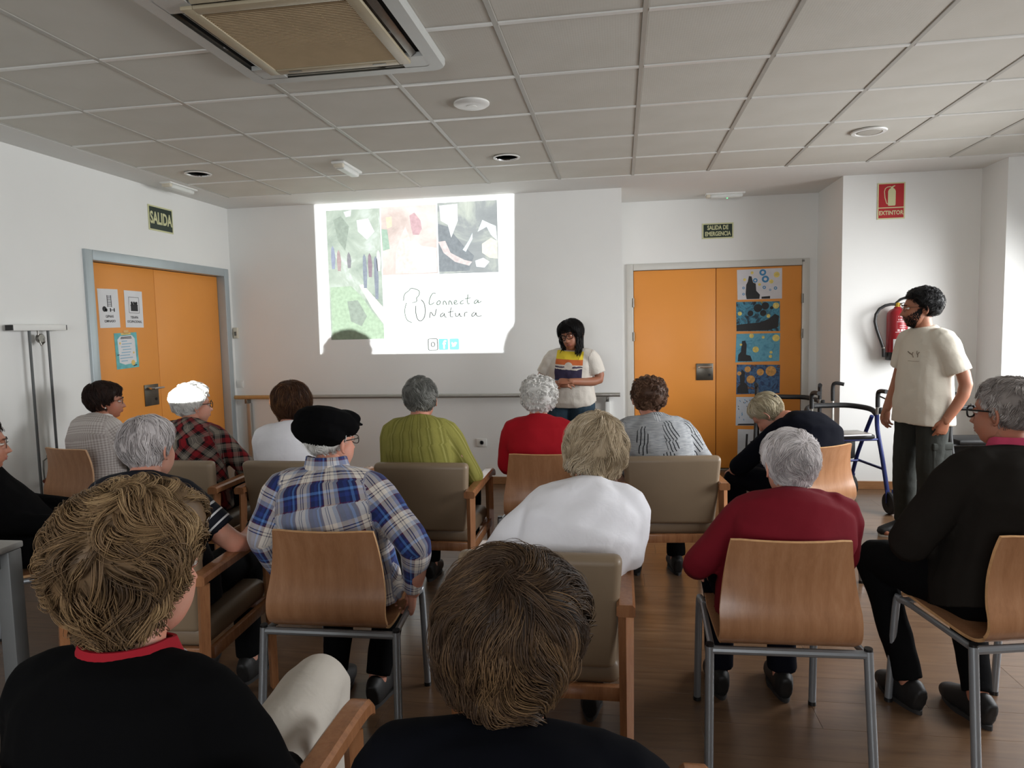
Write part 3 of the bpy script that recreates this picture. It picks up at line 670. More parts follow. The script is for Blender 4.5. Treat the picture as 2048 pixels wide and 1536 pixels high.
blob(o3, 'pale_hair', (210, 210, 208), [(884, 410), (920, 406), (920, 440), (906, 474), (900, 448), (886, 440)], .0009)
blob(o3, 'forearm', (198, 176, 172), [(880, 482), (894, 480), (904, 504), (930, 518), (946, 522), (940, 530), (912, 522), (890, 504)], .001)
blob(o3, 'glove', (206, 210, 214), [(952, 520), (968, 514), (980, 522), (970, 534), (954, 532)], .001)
blob(o3, 'tool', (190, 206, 214), [(928, 498), (940, 480), (948, 464), (948, 476), (934, 502)], .001)
blob(o3, 'mitt', (196, 206, 206), [(958, 462), (968, 438), (980, 444), (994, 450), (996, 480), (984, 468), (976, 452)], .001)
blob(o3, 'straw', (206, 204, 176), [(966, 486), (984, 474), (996, 480), (996, 516), (980, 514), (966, 504)], .0009)
M_pen = P_('slide_pen', (78, 92, 82)); M_pen2 = P_('slide_pen_dark', (70, 76, 72))
x, z = sp(788, 566); x1_, z1_ = sp(976, 563); MB().prism([(x, z), (x1_, z1_), (x1_, z1_-.003), (x, z-.003)], lambda u, v, w: Vector((u, YF-.001-w, v)), .0004).build('divider', M_pen, sl, smooth=0)
def stroke(name, pts, mat, r=.0034, closed=False):
    q = [(*sp(x, y),) for x, y in pts]; m = MB(); P = [Vector((a, YF-.0008-r, b)) for a, b in q]
    # smooth the polyline
    for _ in range(2):
        Q = []
        K = len(P)
        for i in range(K if closed else K-1):
            A, B = P[i], P[(i+1) % K]; Q += [A*.75+B*.25, A*.25+B*.75]
        if not closed: Q = [P[0]]+Q+[P[-1]]
        P = Q
    m.tube(P, r, 5, closed=closed); return m.build(name, mat, sl)
stroke('logo_leaf', [(806, 600), (808, 586), (818, 580), (822, 574), (830, 576), (840, 580), (838, 590), (832, 594), (834, 602), (824, 604)], M_pen)
stroke('logo_stem', [(812, 604), (808, 616), (808, 628), (812, 640), (822, 644)], M_pen)
stroke('logo_loop', [(831, 610), (830, 624), (833, 638), (840, 642), (848, 634), (850, 618), (848, 604), (842, 598)], M_pen2, .004)
S = lambda lst, mt=M_pen2: [stroke('title_stroke', p, mt, .0036) for p in lst]
S([[(872, 586), (866, 584), (860, 594), (857, 606), (861, 609), (868, 604)], [(878, 600), (873, 604), (874, 609), (879, 608), (881, 602), (878, 600)],
   [(886, 609), (887, 600), (891, 602), (893, 609)], [(897, 609), (898, 600), (902, 602), (904, 609)], [(908, 606), (914, 602), (911, 599), (907, 604), (910, 609), (916, 606)],
   [(927, 600), (921, 602), (920, 608), (927, 606)], [(936, 588), (934, 600), (935, 608), (939, 606)], [(930, 597), (941, 595)], [(954, 599), (948, 602), (948, 608), (954, 604), (956, 598), (955, 607), (962, 602)]], M_pen)
S([[(858, 635), (860, 620), (868, 635), (872, 617)], [(886, 625), (880, 628), (880, 634), (887, 630), (888, 624), (888, 633), (892, 634)], [(902, 614), (899, 626), (900, 634), (905, 633)], [(895, 624), (906, 622)],
   [(910, 625), (910, 633), (916, 632), (918, 624), (919, 633), (923, 632)], [(928, 633), (928, 625), (934, 624)], [(948, 624), (942, 628), (943, 634), (949, 630), (951, 623), (951, 633), (962, 632)]])
def icon(px, mt, name):
    cx, cz = sp(px, 689); return cx, cz
M_ic = P_('slide_icon_blue', (104, 168, 196)); M_ic2 = P_('slide_icon_cyan', (112, 184, 206)); M_slw = P_('slide_white', (222, 222, 216))
R0 = [(x*.045/.47, y*.053/.47) for x, y in rrect(.47, .11)]
for px, mt in ((884, M_ic), (906, M_ic2)):
    cx, cz = sp(px, 689); o = MB().prism(R0, gridfn(cx, cz), .0008).build('app_icon', mt, sl, smooth=0)
    if px == 884: text_mesh('letter', 'f', .11, M_slw, o, lambda u, v, w: gridfn(cx, cz)(u+.008, v-.006, w+.0009), .0004, bold=.003)
    else: MB().prism([(x*1.1, y*1.1) for x, y in ((-.026, .012), (-.018, .02), (-.006, .006), (.004, .018), (.014, .018), (.026, .012), (.018, .0), (.008, -.018), (-.01, -.022), (-.026, -.018), (-.014, -.012), (-.022, -.002))], lambda u, v, w: gridfn(cx, cz)(u, v, w+.0009), .0004).build('bird', M_slw, o, smooth=0)
cx, cz = sp(863, 689)
MB().tube([(cx+x, YF-.0042, cz+y) for x, y in R0], .0034, 5, closed=True).build('app_outline', M_pen2, sl)
MB().tube([(cx+.018*math.cos(a), YF-.0042, cz+.02*math.sin(a)) for a in np.linspace(0, 2*PI, 21)[:-1]], .0034, 5, closed=True).build('app_lens', M_pen2, sl)

# ================================================================== furniture
def spline(pts, n=6):
    P = [Vector(p) for p in pts]; out = []
    for i in range(len(P)-1):
        a, b, c, d_ = P[max(i-1, 0)], P[i], P[i+1], P[min(i+2, len(P)-1)]
        for k in range(n):
            t = k/n; out.append(.5*((2*b)+(c-a)*t+(2*a-5*b+4*c-d_)*t*t+(3*b-a-3*c+d_)*t**3))
    out.append(P[-1]); return out
def wood_chair():
    r = empty('wooden_shell_chair')
    prof = spline([(.435, .438, 0), (.41, .452, 0), (.33, .455, 0), (.2, .445, 0), (.09, .438, 0), (.03, .447, 0), (-.012, .48, 0), (-.024, .53, 0), (-.012, .60, 0), (-.014, .68, 0), (-.045, .80, 0)], 4)
    K = len(prof); NU = 13; V = []; 
    def wid(i):
        z = prof[i].y; y = prof[i].x
        if i < K*.55: return .205-.012*max(0, (y-.3)/.13)
        return .215-.034*max(0, min(1, (z-.56)/.24))
    th = .011; rings = []
    for side in (0, 1):
        for i in range(K):
            t = (prof[min(i+1, K-1)]-prof[max(i-1, 0)]).normalized(); nrm = Vector((-t.y, t.x, 0))   # in (y,z)
            for k in range(NU):
                u = -1+2*k/(NU-1); w_ = wid(i)
                z = prof[i].y
                bow = .03*(u*u)*max(0, min(1, (z-.5)/.25)) + (-.008*(1-u*u) if z < .46 else 0)*0
                # round off the top and the front corners
                e_ = 1.0
                dz = max(0, (z-.775)/.025); corner = max(0, abs(u)-.86)/.14
                zz = z-.003*corner**2*min(1, dz)
                V.append((u*w_, prof[i].x+bow-nrm.x*th*side*-1, zz-nrm.y*th*side*-1))
    m = MB(); f = []; idx = lambda s, i, k: s*K*NU+i*NU+k
    for i in range(K-1):
        for k in range(NU-1):
            f.append((idx(0, i, k), idx(0, i, k+1), idx(0, i+1, k+1), idx(0, i+1, k))); f.append((idx(1, i, k), idx(1, i+1, k), idx(1, i+1, k+1), idx(1, i, k+1)))
    nf = len(f)
    for i in range(K-1):
        for k in (0, NU-1): f.append((idx(0, i, k), idx(0, i+1, k), idx(1, i+1, k), idx(1, i, k)))
    for k in range(NU-1):
        for i in (0, K-1): f.append((idx(0, i, k), idx(0, i, k+1), idx(1, i, k+1), idx(1, i, k)))
    m.v = V; m.f = f; m.m = [0]*nf+[1]*(len(f)-nf)
    m.build('shell', [M_ply, M_plyedge], r, smooth=40)
    q = MB(); q.tube([(-.235, 0, .425), (.235, 0, .425)], .0135, 10)
    for s in (-1, 1): q.tube([(s*.235, .0, .425), (s*.205, .42, .425)], .011, 10)
    q.tube([(-.2, .40, .425), (.2, .40, .425)], .011, 10); q.build('frame', M_grey, r)
    for s in (-1, 1):
        l = MB().tube([(s*.242, 0, .437), (s*.252, -.045, .012)], .0145, 12).build('leg', M_grey, r)
        MB().tube([(s*.242, -.001, .447), (s*.242, -.0, .436)], .013, 12).build('cap', M_black, l); MB().tube([(s*.2515, -.0448, .014), (s*.252, -.045, 0)], .0155, 12).build('glide', M_black, l)
        l = MB().tube(spline([(s*.205, .36, .425), (s*.208, .41, .422), (s*.212, .435, .39), (s*.216, .462, .012)], 5), .0135, 12).build('leg', M_grey, r)
        MB().tube([(s*.216, .462, .014), (s*.216, .462, 0)], .015, 12).build('glide', M_black, l)
    return r
def cushion(cx, cy, cz, sx, sy, sz, bev, rot=None): 
    return MB().box((cx, cy, cz), (sx, sy, sz), 0, bev, rot, 4)
def armchair():
    r = empty('upholstered_armchair')
    R_ = Matrix.Rotation(-.13, 3, 'X').inverted()
    b = cushion(0, 0, 0, .47, .062, .36, .024, None)
    b.v = [(x+(.012*math.copysign(1, x)*(z/.18) if abs(x) > .15 else 0), y-.012*(1-(x/.235)**2), z) for x, y, z in b.v]
    b.v = [tuple(R_ @ Vector(p)+Vector((0, .005, .625))) for p in b.v]; b.build('backrest', M_vinyl, r, smooth=50)
    cushion(0, .25, .425, .475, .47, .085, .032).build('seat_cushion', M_vinylseat, r, smooth=50)
    for ya, yb in ((.0, .026), (.455, .48)): MB().b2((-.243, ya, .345), (.243, yb, .39), 0, .004).build('apron', M_arm, r)
    for s in (-1, 1):
        MB().b2((s*.243, .01, .35), (s*.265, .47, .392), 0, .004).build('side_rail', M_arm, r)
        MB().tube([(s*.255, -.02, .632), (s*.255, -.055, .02), (s*.255, -.056, 0)], [.023, .018, .018], 4).build('leg', M_arm, r, smooth=0)
        MB().tube([(s*.255, .462, .632), (s*.255, .472, .0)], [.023, .019], 4).build('leg', M_arm, r, smooth=0)
        a = MB(); prof = spline([(-.06, .0, 0), (-.02, .003, 0), (.2, .006, 0), (.42, .009, 0), (.5, .004, 0), (.525, -.012, 0)], 3); hw = .027
        V = []; f = []
        for i, p in enumerate(prof):
            th = .036 if i < len(prof)-2 else .03
            for dx, dz in ((-hw, -th/2+.004), (-hw+.006, -th/2), (hw-.006, -th/2), (hw, -th/2+.004), (hw, th/2-.008), (hw-.008, th/2), (-hw+.008, th/2), (-hw, th/2-.008)):
                V.append((s*.255+dx, p.x, .652+p.y+dz))
        n = 8
        for i in range(len(prof)-1):
            for k in range(n): f.append((i*n+k, i*n+(k+1) % n, (i+1)*n+(k+1) % n, (i+1)*n+k))
        f.append(tuple(range(n))); f.append(tuple((len(prof)-1)*n+k for k in range(n)))
        a.add(V, f); a.build('armrest', M_arm, r, smooth=40)
    return r
WC = wood_chair(); AC_ = armchair(); used = set()
def place(proto, x, y, yaw, label, group):
    o = proto if proto.name not in used else copy_tree(proto)
    used.add(proto.name)
    o.location = (x, y, 0); o.rotation_euler = (0, 0, math.radians(yaw))
    tag(o, label, 'chair', group); return o
GW, GA = 'wooden shell chairs', 'taupe upholstered armchairs'
SEATS = {'P1': (-3.37, 3.71, -13), 'P2': (-2.39, 3.33, 0), 'P3': (-1.735, 3.34, 0), 'P4': (-1.005, 3.33, 0), 'P5': (-.42, 3.63, 0), 'P6': (.25, 3.56, 6), 'P7': (1.09, 3.92, 33),
         'P8': (-1.665, 2.08, 4), 'P9': (-1.015, 2.19, 1), 'P10': (-.248, 2.00, 0), 'P11': (.515, 2.215, 2), 'P12': (1.325, 2.345, 13), 'P13': (-.825, .86, 0), 'P14': (-.13, .72, 0), 'P15': (-2.86, 2.62, -62)}
for k, proto, lab in (('P9', WC, 'beech shell chair with grey metal legs under the man in the beret'), ('P11', WC, 'beech shell chair with grey metal legs holding the burgundy sweater'),
                      ('P12', WC, 'beech shell chair under the man in dark brown sweater'), ('P5', WC, 'beech shell chair behind the woman in the red top'),
                      ('P7', WC, 'beech shell chair under the bent over person in navy'), ('P1', WC, 'beech shell chair by the side wall under the checked shirt'),
                      ('P4', AC_, 'taupe padded armchair behind the olive green blouse'), ('P6', AC_, 'taupe padded armchair behind the grey patterned top'), ('P3', AC_, 'taupe padded armchair behind the white t-shirt'),
                      ('P2', AC_, 'taupe padded armchair behind the dark red tartan shirt'), ('P8', AC_, 'taupe padded armchair under the man in striped sleeves'), ('P10', AC_, 'taupe padded armchair under the woman in white blouse'),
                      ('P13', AC_, 'padded armchair under the blonde person in black sweater'), ('P14', AC_, 'padded armchair under the brown haired person in navy sweater'), ('P15', WC, 'beech shell chair behind the grey table')):
    x, y, a = SEATS[k]; place(proto, x, y, a, lab, GW if proto is WC else GA)

# grey table with the projector
M_tgrey = plain('table_grey', (168, 168, 166), .45, var=.03); M_tleg = plain('table_leg_grey', (120, 122, 122), .45, .2, var=.03)
t_ = tag(empty('grey_table', (-2.62, 1.83, 0), math.radians(2)), 'grey rectangular table at the edge of the picture beside the blonde hair', 'table')
MB().b2((-.41, -.40, .695), (.41, .36, .72), 0, .006).build('tabletop', M_tgrey, t_)
MB().b2((-.37, -.36, .63), (.37, .32, .695), 0, .002).build('apron', M_tleg, t_)
for sx in (-1, 1):
    for y in (-.365, .325): MB().b2((sx*.405, y-.03, 0), (sx*.345, y+.03, .694), 0, .006).build('leg', M_tleg, t_)
bx_ = tag(empty('added_box', (-2.46, 1.66, .72)), 'unseen cardboard box added on the grey table to raise the projector', 'box')  # unseen box, added to bring the projector lens up to beam height
M_card = plain('cardboard', (168, 132, 92), .8); MB().b2((-.17, -.14, 0), (.17, .12, .19), 0, .003).build('carton', M_card, bx_); MB().b2((-.17, -.02, .1902), (.17, .02, .1908)).build('tape', plain('tape_brown', (150, 120, 80), .3), bx_)
pj = tag(empty('projector', (-2.44, 1.62, .9108)), 'white video projector on an added box on the grey table', 'projector')
MB().box((0, 0, .05), (.30, .22, .085), 0, .012, seg=3).build('case', M_whitepl, pj); 
q = MB(); q.lathe([(.045, 0), (.045, .03), (.036, .034), (.036, .012)], 24, 0, (0, .108, .062), Matrix.Rotation(-PI/2, 3, 'X')); q.build('lens_ring', M_black, pj)
for sx in (-.12, .12): MB().cyl((sx, .08, 0), (sx, .08, .012), .01, n=10).build('foot', M_black, pj)
MB().b2((-.15, -.06, .03), (-.152, .06, .07)).build('side_vent', M_black, pj)

# ------------------------------------------------------------------ wheeled walkers
M_blue = plain('walker_blue', (34, 44, 96), .35, .3, var=.06); M_wblk = plain('walker_black', (16, 16, 17), .55, var=.1); M_tyre = plain('tyre_black', (22, 22, 23), .7)
def walker(name, loc, rz, frame, label, magazine=False):
    """faces +y locally: handles at the rear (y<0), backrest strap across the front"""
    r = tag(empty(name, loc, rz), label, 'walker', 'wheeled walkers')
    for s in (-1, 1):
        MB().tube(spline([(s*.27, -.26, .09), (s*.265, -.17, .4), (s*.26, -.10, .62), (s*.258, -.09, .74)], 4), .0165, 10).build('rear_leg', frame, r)
        MB().tube(spline([(s*.27, .30, .16), (s*.265, .20, .38), (s*.26, .06, .60), (s*.258, -.02, .72)], 4), .0155, 10).build('front_leg', frame, r)
        MB().tube([(s*.258, -.09, .70), (s*.258, -.10, .86)], .0125, 10).build('handle_tube', M_alu, r)
        h = MB().tube(spline([(s*.258, -.10, .80), (s*.258, -.10, .895), (s*.258, -.125, .925), (s*.258, -.22, .93)], 4), .0165, 10).build('hand_grip', M_wblk, r)
        MB().tube([(s*.258, -.13, .885), (s*.258, -.20, .875)], .006, 8).build('brake_lever', M_wblk, h)
        MB().box((s*.285, -.10, .77), (.028, .03, .05), 0, .006).build('adjust_knob', M_wblk, r)
        MB().tube([(s*.265, -.20, .33), (s*.265, .22, .33)], .011, 8).build('side_brace', frame, r)
        for y, rad in ((-.27, .085), (.31, .095)):
            w_ = MB(); Ry = Matrix.Rotation(PI/2, 3, 'Y')
            w_.lathe([(rad*.62, -.016), (rad*.9, -.018), (rad, -.008), (rad, .008), (rad*.9, .018), (rad*.62, .016)], 24, 0, (s*.27, y, rad), Ry)
            wo = w_.build('wheel', M_tyre, r)
            MB().lathe([(rad*.66, -.012), (rad*.25, -.018), (rad*.25, .018), (rad*.66, .012)], 16, 0, (s*.27, y, rad), Ry).build('hub', M_wblk, wo)
            f_ = MB()
            for q in (-1, 1): f_.tube([(s*.27+q*.026, y, rad), (s*.27+q*.024, y-.01*np.sign(y), rad+.1)], .006, 6)
            f_.build('fork', frame, wo)
    MB().tube(spline([(-.258, -.085, .74), (-.25, .0, .775), (-.15, .13, .79), (0, .16, .79), (.15, .13, .79), (.25, .0, .775), (.258, -.085, .74)], 5), .021, 10).build('backrest_strap', M_wblk, r)
    MB().box((0, -.02, .575), (.44, .26, .035), 0, .014).build('seat', M_wblk, r)
    q = MB(); q.tube([(-.262, .06, .55), (.262, .06, .55)], .01, 8); q.tube([(-.262, -.12, .55), (.262, -.12, .55)], .01, 8); q.build('seat_frame', frame, r)
    MB().tube([(-.265, .17, .33), (.265, .17, .33)], .01, 8).build('cross_brace', frame, r)
    MB().b2((-.19, .08, .36), (.19, .15, .53), 0, .02).build('bag', M_wblk, r)
    return r
walker('wheeled_walker', (1.69, 5.72, 0), math.radians(10), M_blue, 'blue framed wheeled walker with black strap standing before the column')
mg = tag(empty('magazine', (1.72, 5.62, .5935), math.radians(14)), 'closed magazine lying on the seat of the blue walker', 'magazine')
MB().b2((-.15, -.095, 0), (.15, .095, .012), 0, .002).build('pages', M_paper, mg); MB().b2((-.152, -.097, .012), (.152, .097, .0145), 0, .0005).build('cover', plain('magazine_cover', (112, 106, 98), .3, var=.25, nscale=14), mg)
walker('wheeled_walker', (1.47, 6.42, 0), math.radians(-14), M_wblk, 'black wheeled walker parked against the orange double door')
walker('wheeled_walker', (2.62, 5.52, 0), math.radians(4), M_wblk, 'black wheeled walker mostly hidden behind the standing man')
# walking stick leaning in the niche corner
ws = tag(empty('walking_stick'), 'grey walking stick leaning in the corner of the niche', 'walking stick')
MB().tube([(1.80, 6.22, .012), (1.815, 6.30, .80)], .011, 10).build('shaft', M_alu, ws); MB().tube(spline([(1.815, 6.298, .78), (1.817, 6.308, .90), (1.835, 6.30, .935), (1.90, 6.285, .925)], 4), .016, 10).build('grip', M_wblk, ws); MB().cyl((1.80, 6.22, 0), (1.80, 6.221, .02), .015, n=12).build('ferrule', M_wblk, ws)
# ================================================================== people: building blocks
def fnoise(P, freq, seed=0, n=7):
    r = np.random.default_rng(seed+101); out = np.zeros(len(P))
    for i in range(n):
        k = r.normal(size=3); k = k/np.linalg.norm(k)*freq*r.uniform(.6, 1.6); out += np.sin(P @ k+r.uniform(0, 6.28))
    return out/math.sqrt(n)
def vnormals(V, F3):
    n = np.cross(V[F3[:, 1]]-V[F3[:, 0]], V[F3[:, 2]]-V[F3[:, 0]]); N = np.zeros_like(V)
    for i in range(3): np.add.at(N, F3[:, i], n)
    return N/np.maximum(np.linalg.norm(N, axis=1), 1e-12)[:, None]
def tri(F): return np.array([t for q in F for t in ([q] if len(q) == 3 else [(q[0], q[1], q[2]), (q[0], q[2], q[3])])])
class Lump:
    """collects overlapping closed solids, fused into one surface by a voxel remesh"""
    def __init__(s): s.V = []; s.F = []
    def add(s, V, F):
        o = len(s.V); s.V += [tuple(p) for p in V]; s.F += [tuple(i+o for i in q) for q in F]
    def loft(s, C, RX, RY, X=(1, 0, 0), n=18, cap=True, pw=2.0):
        C = [Vector(c) for c in C]; K = len(C); X = Vector(X); V = []; F = []
        for i in range(K):
            t = (C[min(i+1, K-1)]-C[max(i-1, 0)]).normalized(); x = (X-X.dot(t)*t).normalized(); y = t.cross(x)
            for k in range(n):
                a = 2*PI*k/n; ca, sa = math.cos(a), math.sin(a)
                q = (abs(ca)**pw+abs(sa)**pw)**(-1/pw)
                V.append(C[i]+x*RX[i]*ca*q+y*RY[i]*sa*q)
        for i in range(K-1):
            for k in range(n): F.append((i*n+k, i*n+(k+1) % n, (i+1)*n+(k+1) % n, (i+1)*n+k))
        F.append(tuple(range(n-1, -1, -1))); F.append(tuple((K-1)*n+k for k in range(n))); s.add(V, F)
    def limb(s, P, R, n=14, flat=(False, False), sub=4):
        pts = spline([tuple(p) for p in P], sub); K = len(pts)
        t = np.linspace(0, len(P)-1, K); R2 = list(np.interp(t, range(len(P)), R))
        if not flat[0]:
            d = (pts[0]-pts[1]).normalized(); r = R2[0]; pts = [pts[0]+d*r*.92, pts[0]+d*r*.6]+pts; R2 = [r*.35, r*.8]+R2
        if not flat[1]:
            d = (pts[-1]-pts[-2]).normalized(); r = R2[-1]; pts = pts+[pts[-1]+d*r*.6, pts[-1]+d*r*.92]; R2 = R2+[r*.8, r*.35]
        ax = (pts[-1]-pts[0]).normalized(); X = Vector((1, 0, 0)) if abs(ax.x) < .8 else Vector((0, 1, 0))
        s.loft(pts, R2, R2, X, n)
    def ball(s, c, r, rot=None, n=16):
        V = []; F = []; m = n//2
        for i in range(m+1):
            e = -PI/2+PI*i/m
            for k in range(n):
                a = 2*PI*k/n; p = Vector((math.cos(e)*math.cos(a)*r[0], math.cos(e)*math.sin(a)*r[1], math.sin(e)*r[2]))
                V.append(Vector(c)+(rot @ p if rot is not None else p))
        for i in range(m):
            for k in range(n): F.append((i*n+k, i*n+(k+1) % n, (i+1)*n+(k+1) % n, (i+1)*n+k))
        s.add(V, F)
    def fuse(s, voxel, smooth=3):
        me = bpy.data.meshes.new('tmp'); me.from_pydata(s.V, [], s.F); b = bmesh.new(); b.from_mesh(me)
        bmesh.ops.remove_doubles(b, verts=b.verts, dist=1e-6); bmesh.ops.recalc_face_normals(b, faces=b.faces); b.to_mesh(me); b.free()
        o = bpy.data.objects.new('tmp', me); COL.objects.link(o); md = o.modifiers.new('r', 'REMESH'); md.mode = 'VOXEL'; md.voxel_size = voxel
        dg = bpy.context.evaluated_depsgraph_get(); ev = o.evaluated_get(dg).to_mesh()
        V = np.zeros(len(ev.vertices)*3); ev.vertices.foreach_get('co', V); V = V.reshape(-1, 3)
        F = [tuple(p.vertices) for p in ev.polygons]; E = np.zeros(len(ev.edges)*2, int); ev.edges.foreach_get('vertices', E); E = E.reshape(-1, 2)
        bpy.data.objects.remove(o); bpy.data.meshes.remove(me)
        deg = np.bincount(E.ravel(), minlength=len(V)).astype(float)[:, None]
        for it in range(smooth*2):
            S = np.zeros_like(V); np.add.at(S, E[:, 0], V[E[:, 1]]); np.add.at(S, E[:, 1], V[E[:, 0]])
            V = V+(.55 if it % 2 == 0 else -.50)*(S/np.maximum(deg, 1)-V)
        return V, F
def mesh_obj(name, V, F, mats, parent, midx=None, attrs=None, sharp=None):
    me = bpy.data.meshes.new(name); me.from_pydata([tuple(p) for p in V], [], F)
    for q in (mats if isinstance(mats, (list, tuple)) else [mats]): me.materials.append(q)
    if midx is not None: me.polygons.foreach_set('material_index', midx)
    me.polygons.foreach_set('use_smooth', [True]*len(me.polygons))
    if sharp: me.set_sharp_from_angle(angle=math.radians(sharp))
    for k, (typ, arr) in (attrs or {}).items():
        a = me.attributes.new(k, typ, 'POINT'); a.data.foreach_set('vector' if typ == 'FLOAT_VECTOR' else 'value', np.asarray(arr, float).ravel())
    o = bpy.data.objects.new(name, me); COL.objects.link(o); o.parent = parent; return o

# ---- head
def ray_ell(D, c, R):
    c = np.array(c)/R; d = D/R; A = (d*d).sum(1); B = d @ c; Cc = (c*c).sum()-1
    return (B+np.sqrt(np.maximum(B*B-A*Cc, 1e-9)))/A
def head_r(D):
    R1 = np.array((.076, .097, .084)); R2 = np.array((.061, .070, .080))
    a = ray_ell(D, (0, -.012, .027), R1); b = ray_ell(D, (0, .024, -.038), R2); k = 14
    return (a**k+b**k)**(1/k)
def face_shape(V):
    x, y, z = V.T.copy(); f = np.clip((y-.02)/.05, 0, 1); G = lambda cx, cz, sx, sz: np.exp(-((x-cx)/sx)**2-((z-cz)/sz)**2); ax = np.abs(x)
    G2 = lambda cx, cz, sx, sz: np.exp(-((ax-cx)/sx)**2-((z-cz)/sz)**2)
    dy = np.zeros_like(x)
    t = np.clip((.024-z)/.056, 0, 1.0)                    # along the nose
    ridge = (.003+.020*t**1.3)*np.exp(-(x/(.0085+.006*t))**2)*np.where(z > -.034, 1, np.exp(-((z+.034)/.006)**2))*np.where(z < .03, 1, np.exp(-((z-.03)/.01)**2))
    dy += ridge+.004*G2(.013, -.030, .007, .008)
    dy += .005*np.exp(-((z-.030)/.010)**2)*np.exp(-(x/.045)**2)
    dy -= .011*G2(.031, .009, .015, .011); dy += .004*G2(.042, -.022, .018, .018)
    dy += .006*np.exp(-(x/.026)**2)*np.exp(-((z+.060)/.014)**2)-.004*np.exp(-(x/.024)**2)*np.exp(-((z+.0605)/.0022)**2)
    dy -= .004*np.exp(-(x/.03)**2)*np.exp(-((z+.080)/.008)**2); dy += .008*np.exp(-(x/.022)**2)*np.exp(-((z+.100)/.012)**2)
    V = V.copy(); V[:, 1] += dy*f
    return V
def head_mesh(na, ne):
    az = np.linspace(0, 2*PI, na, endpoint=False); el = np.linspace(-PI/2+.06, PI/2-.06, ne)
    # denser towards the face
    az = az-.45*np.sin(az)
    A, E_ = np.meshgrid(az, el); D = np.stack([np.sin(A)*np.cos(E_), np.cos(A)*np.cos(E_), np.sin(E_)], -1).reshape(-1, 3)
    V = face_shape(D*head_r(D)[:, None]); F = []
    for i in range(ne-1):
        for k in range(na): F.append((i*na+k, i*na+(k+1) % na, (i+1)*na+(k+1) % na, (i+1)*na+k))
    F.append(tuple(range(na-1, -1, -1))); F.append(tuple((ne-1)*na+k for k in range(na)))
    return V, F
def uvball(c, r, n=12, emin=-90, rot=None):
    V = []; F = []; m = n//2
    for i in range(m+1):
        e = math.radians(emin)+(PI/2-math.radians(emin))*i/m
        for k in range(n):
            a = 2*PI*k/n; p = Vector((math.cos(e)*math.cos(a)*r[0], math.cos(e)*math.sin(a)*r[1], math.sin(e)*r[2]))
            if rot is not None: p = rot @ p
            V.append((c[0]+p.x, c[1]+p.y, c[2]+p.z))
    for i in range(m):
        for k in range(n): F.append((i*n+k, i*n+(k+1) % n, (i+1)*n+(k+1) % n, (i+1)*n+k))
    return V, F
def tube_vf(path, r, n=8, closed=False):
    m = MB().tube(path, r, n, closed=closed); return m.v, m.f
M_lip = plain('lips', (150, 84, 76), .5); M_eyew = plain('eye_white', (214, 208, 200), .3); M_iris = plain('iris', (48, 34, 26), .25)
def skin(name, c):
    if name in MATS: return MATS[name]
    t = NT(name); v = t.coord('Object'); n = t.noise(v, 14, 4); b = lin(*c); red = (min(1, b[0]*1.08), b[1]*.86, b[2]*.8, 1)
    t.set(t.ramp(n, [(.35, b), (.7, red)]), .5, 0, .35); t.b.inputs['Subsurface Weight'].default_value = 0
    t.bump(t.noise(v, 220, 3), .12, .002); MATS[name] = t.m; return t.m
SK = skin('skin_fair', (196, 146, 126)); SK2 = skin('skin_tan', (164, 112, 90)); SK3 = skin('skin_olive', (158, 110, 86))
def hand_vf(side, curl=(.5, .6, .4), thumb=.5, spread=.06):
    """wrist at the origin, fingers along +y, back of the hand +z, thumb towards -x for side=+1 (a right hand seen from its back)"""
    L = Lump(); t = -side
    L.loft([(0, -.03, 0), (0, 0, 0), (0, .03, 0), (0, .07, 0), (0, .092, -.002)], [.024, .027, .036, .041, .037], [.018, .018, .016, .014, .011], n=16, pw=2.6)
    for i, (x, ln, y0) in enumerate(((-.029, .066, .083), (-.0098, .078, .09), (.0095, .073, .088), (.0275, .056, .08))):
        x *= -t; p = Vector((x, y0-.012, -.002)); a = 0; P = [p]
        for sg, c in zip((.46, .31, .23), curl):
            a += c*(1+.08*i); dr = Vector((math.sin((i-1.5)*spread*-t)*(-1 if 0 else 1), math.cos(a), -math.sin(a))).normalized(); p = p+dr*ln*sg*1.12; P.append(p)
        L.limb(P, [.0095, .009, .008, .0068], n=10, sub=3)
    P = [Vector((t*.018, .008, -.006)), Vector((t*.038, .034, -.014)), Vector((t*(.050-.01*thumb), .058, -.016-.012*thumb)), Vector((t*(.052-.022*thumb), .082, -.018-.018*thumb))]
    L.limb(P, [.013, .0115, .0098, .008], n=10, sub=3)
    return L.fuse(.0045, 2)

# ---- hair
def hair_mat(name, dark, mid, lite, rough=.42, spec=.45):
    t = NT(name); at = t.attr('rnd'); v = t.coord('Object'); n = t.noise(v, 26, 3)
    f = t.math('ADD', t.math('MULTIPLY', at.outputs['Fac'], .75), t.math('MULTIPLY', n, .3))
    t.set(t.ramp(f, [(.15, lin(*dark)), (.55, lin(*mid)), (.95, lin(*lite))]), rough+.1, 0, spec*.5); return t.m
LOW = {'short': ([0, 50, 72, 88, 100, 125, 180], [46, 40, 22, 8, -12, -36, -46]),
       'nape': ([0, 50, 72, 88, 100, 125, 180], [46, 40, 20, -2, -24, -46, -55]),
       'bob': ([0, 45, 62, 80, 100, 180], [44, 36, -8, -40, -52, -56]),
       'cropped': ([0, 50, 72, 88, 100, 125, 180], [52, 46, 26, 10, -6, -24, -34])}
def smooth01(x): x = np.clip(x, 0, 1); return x*x*(3-2*x)
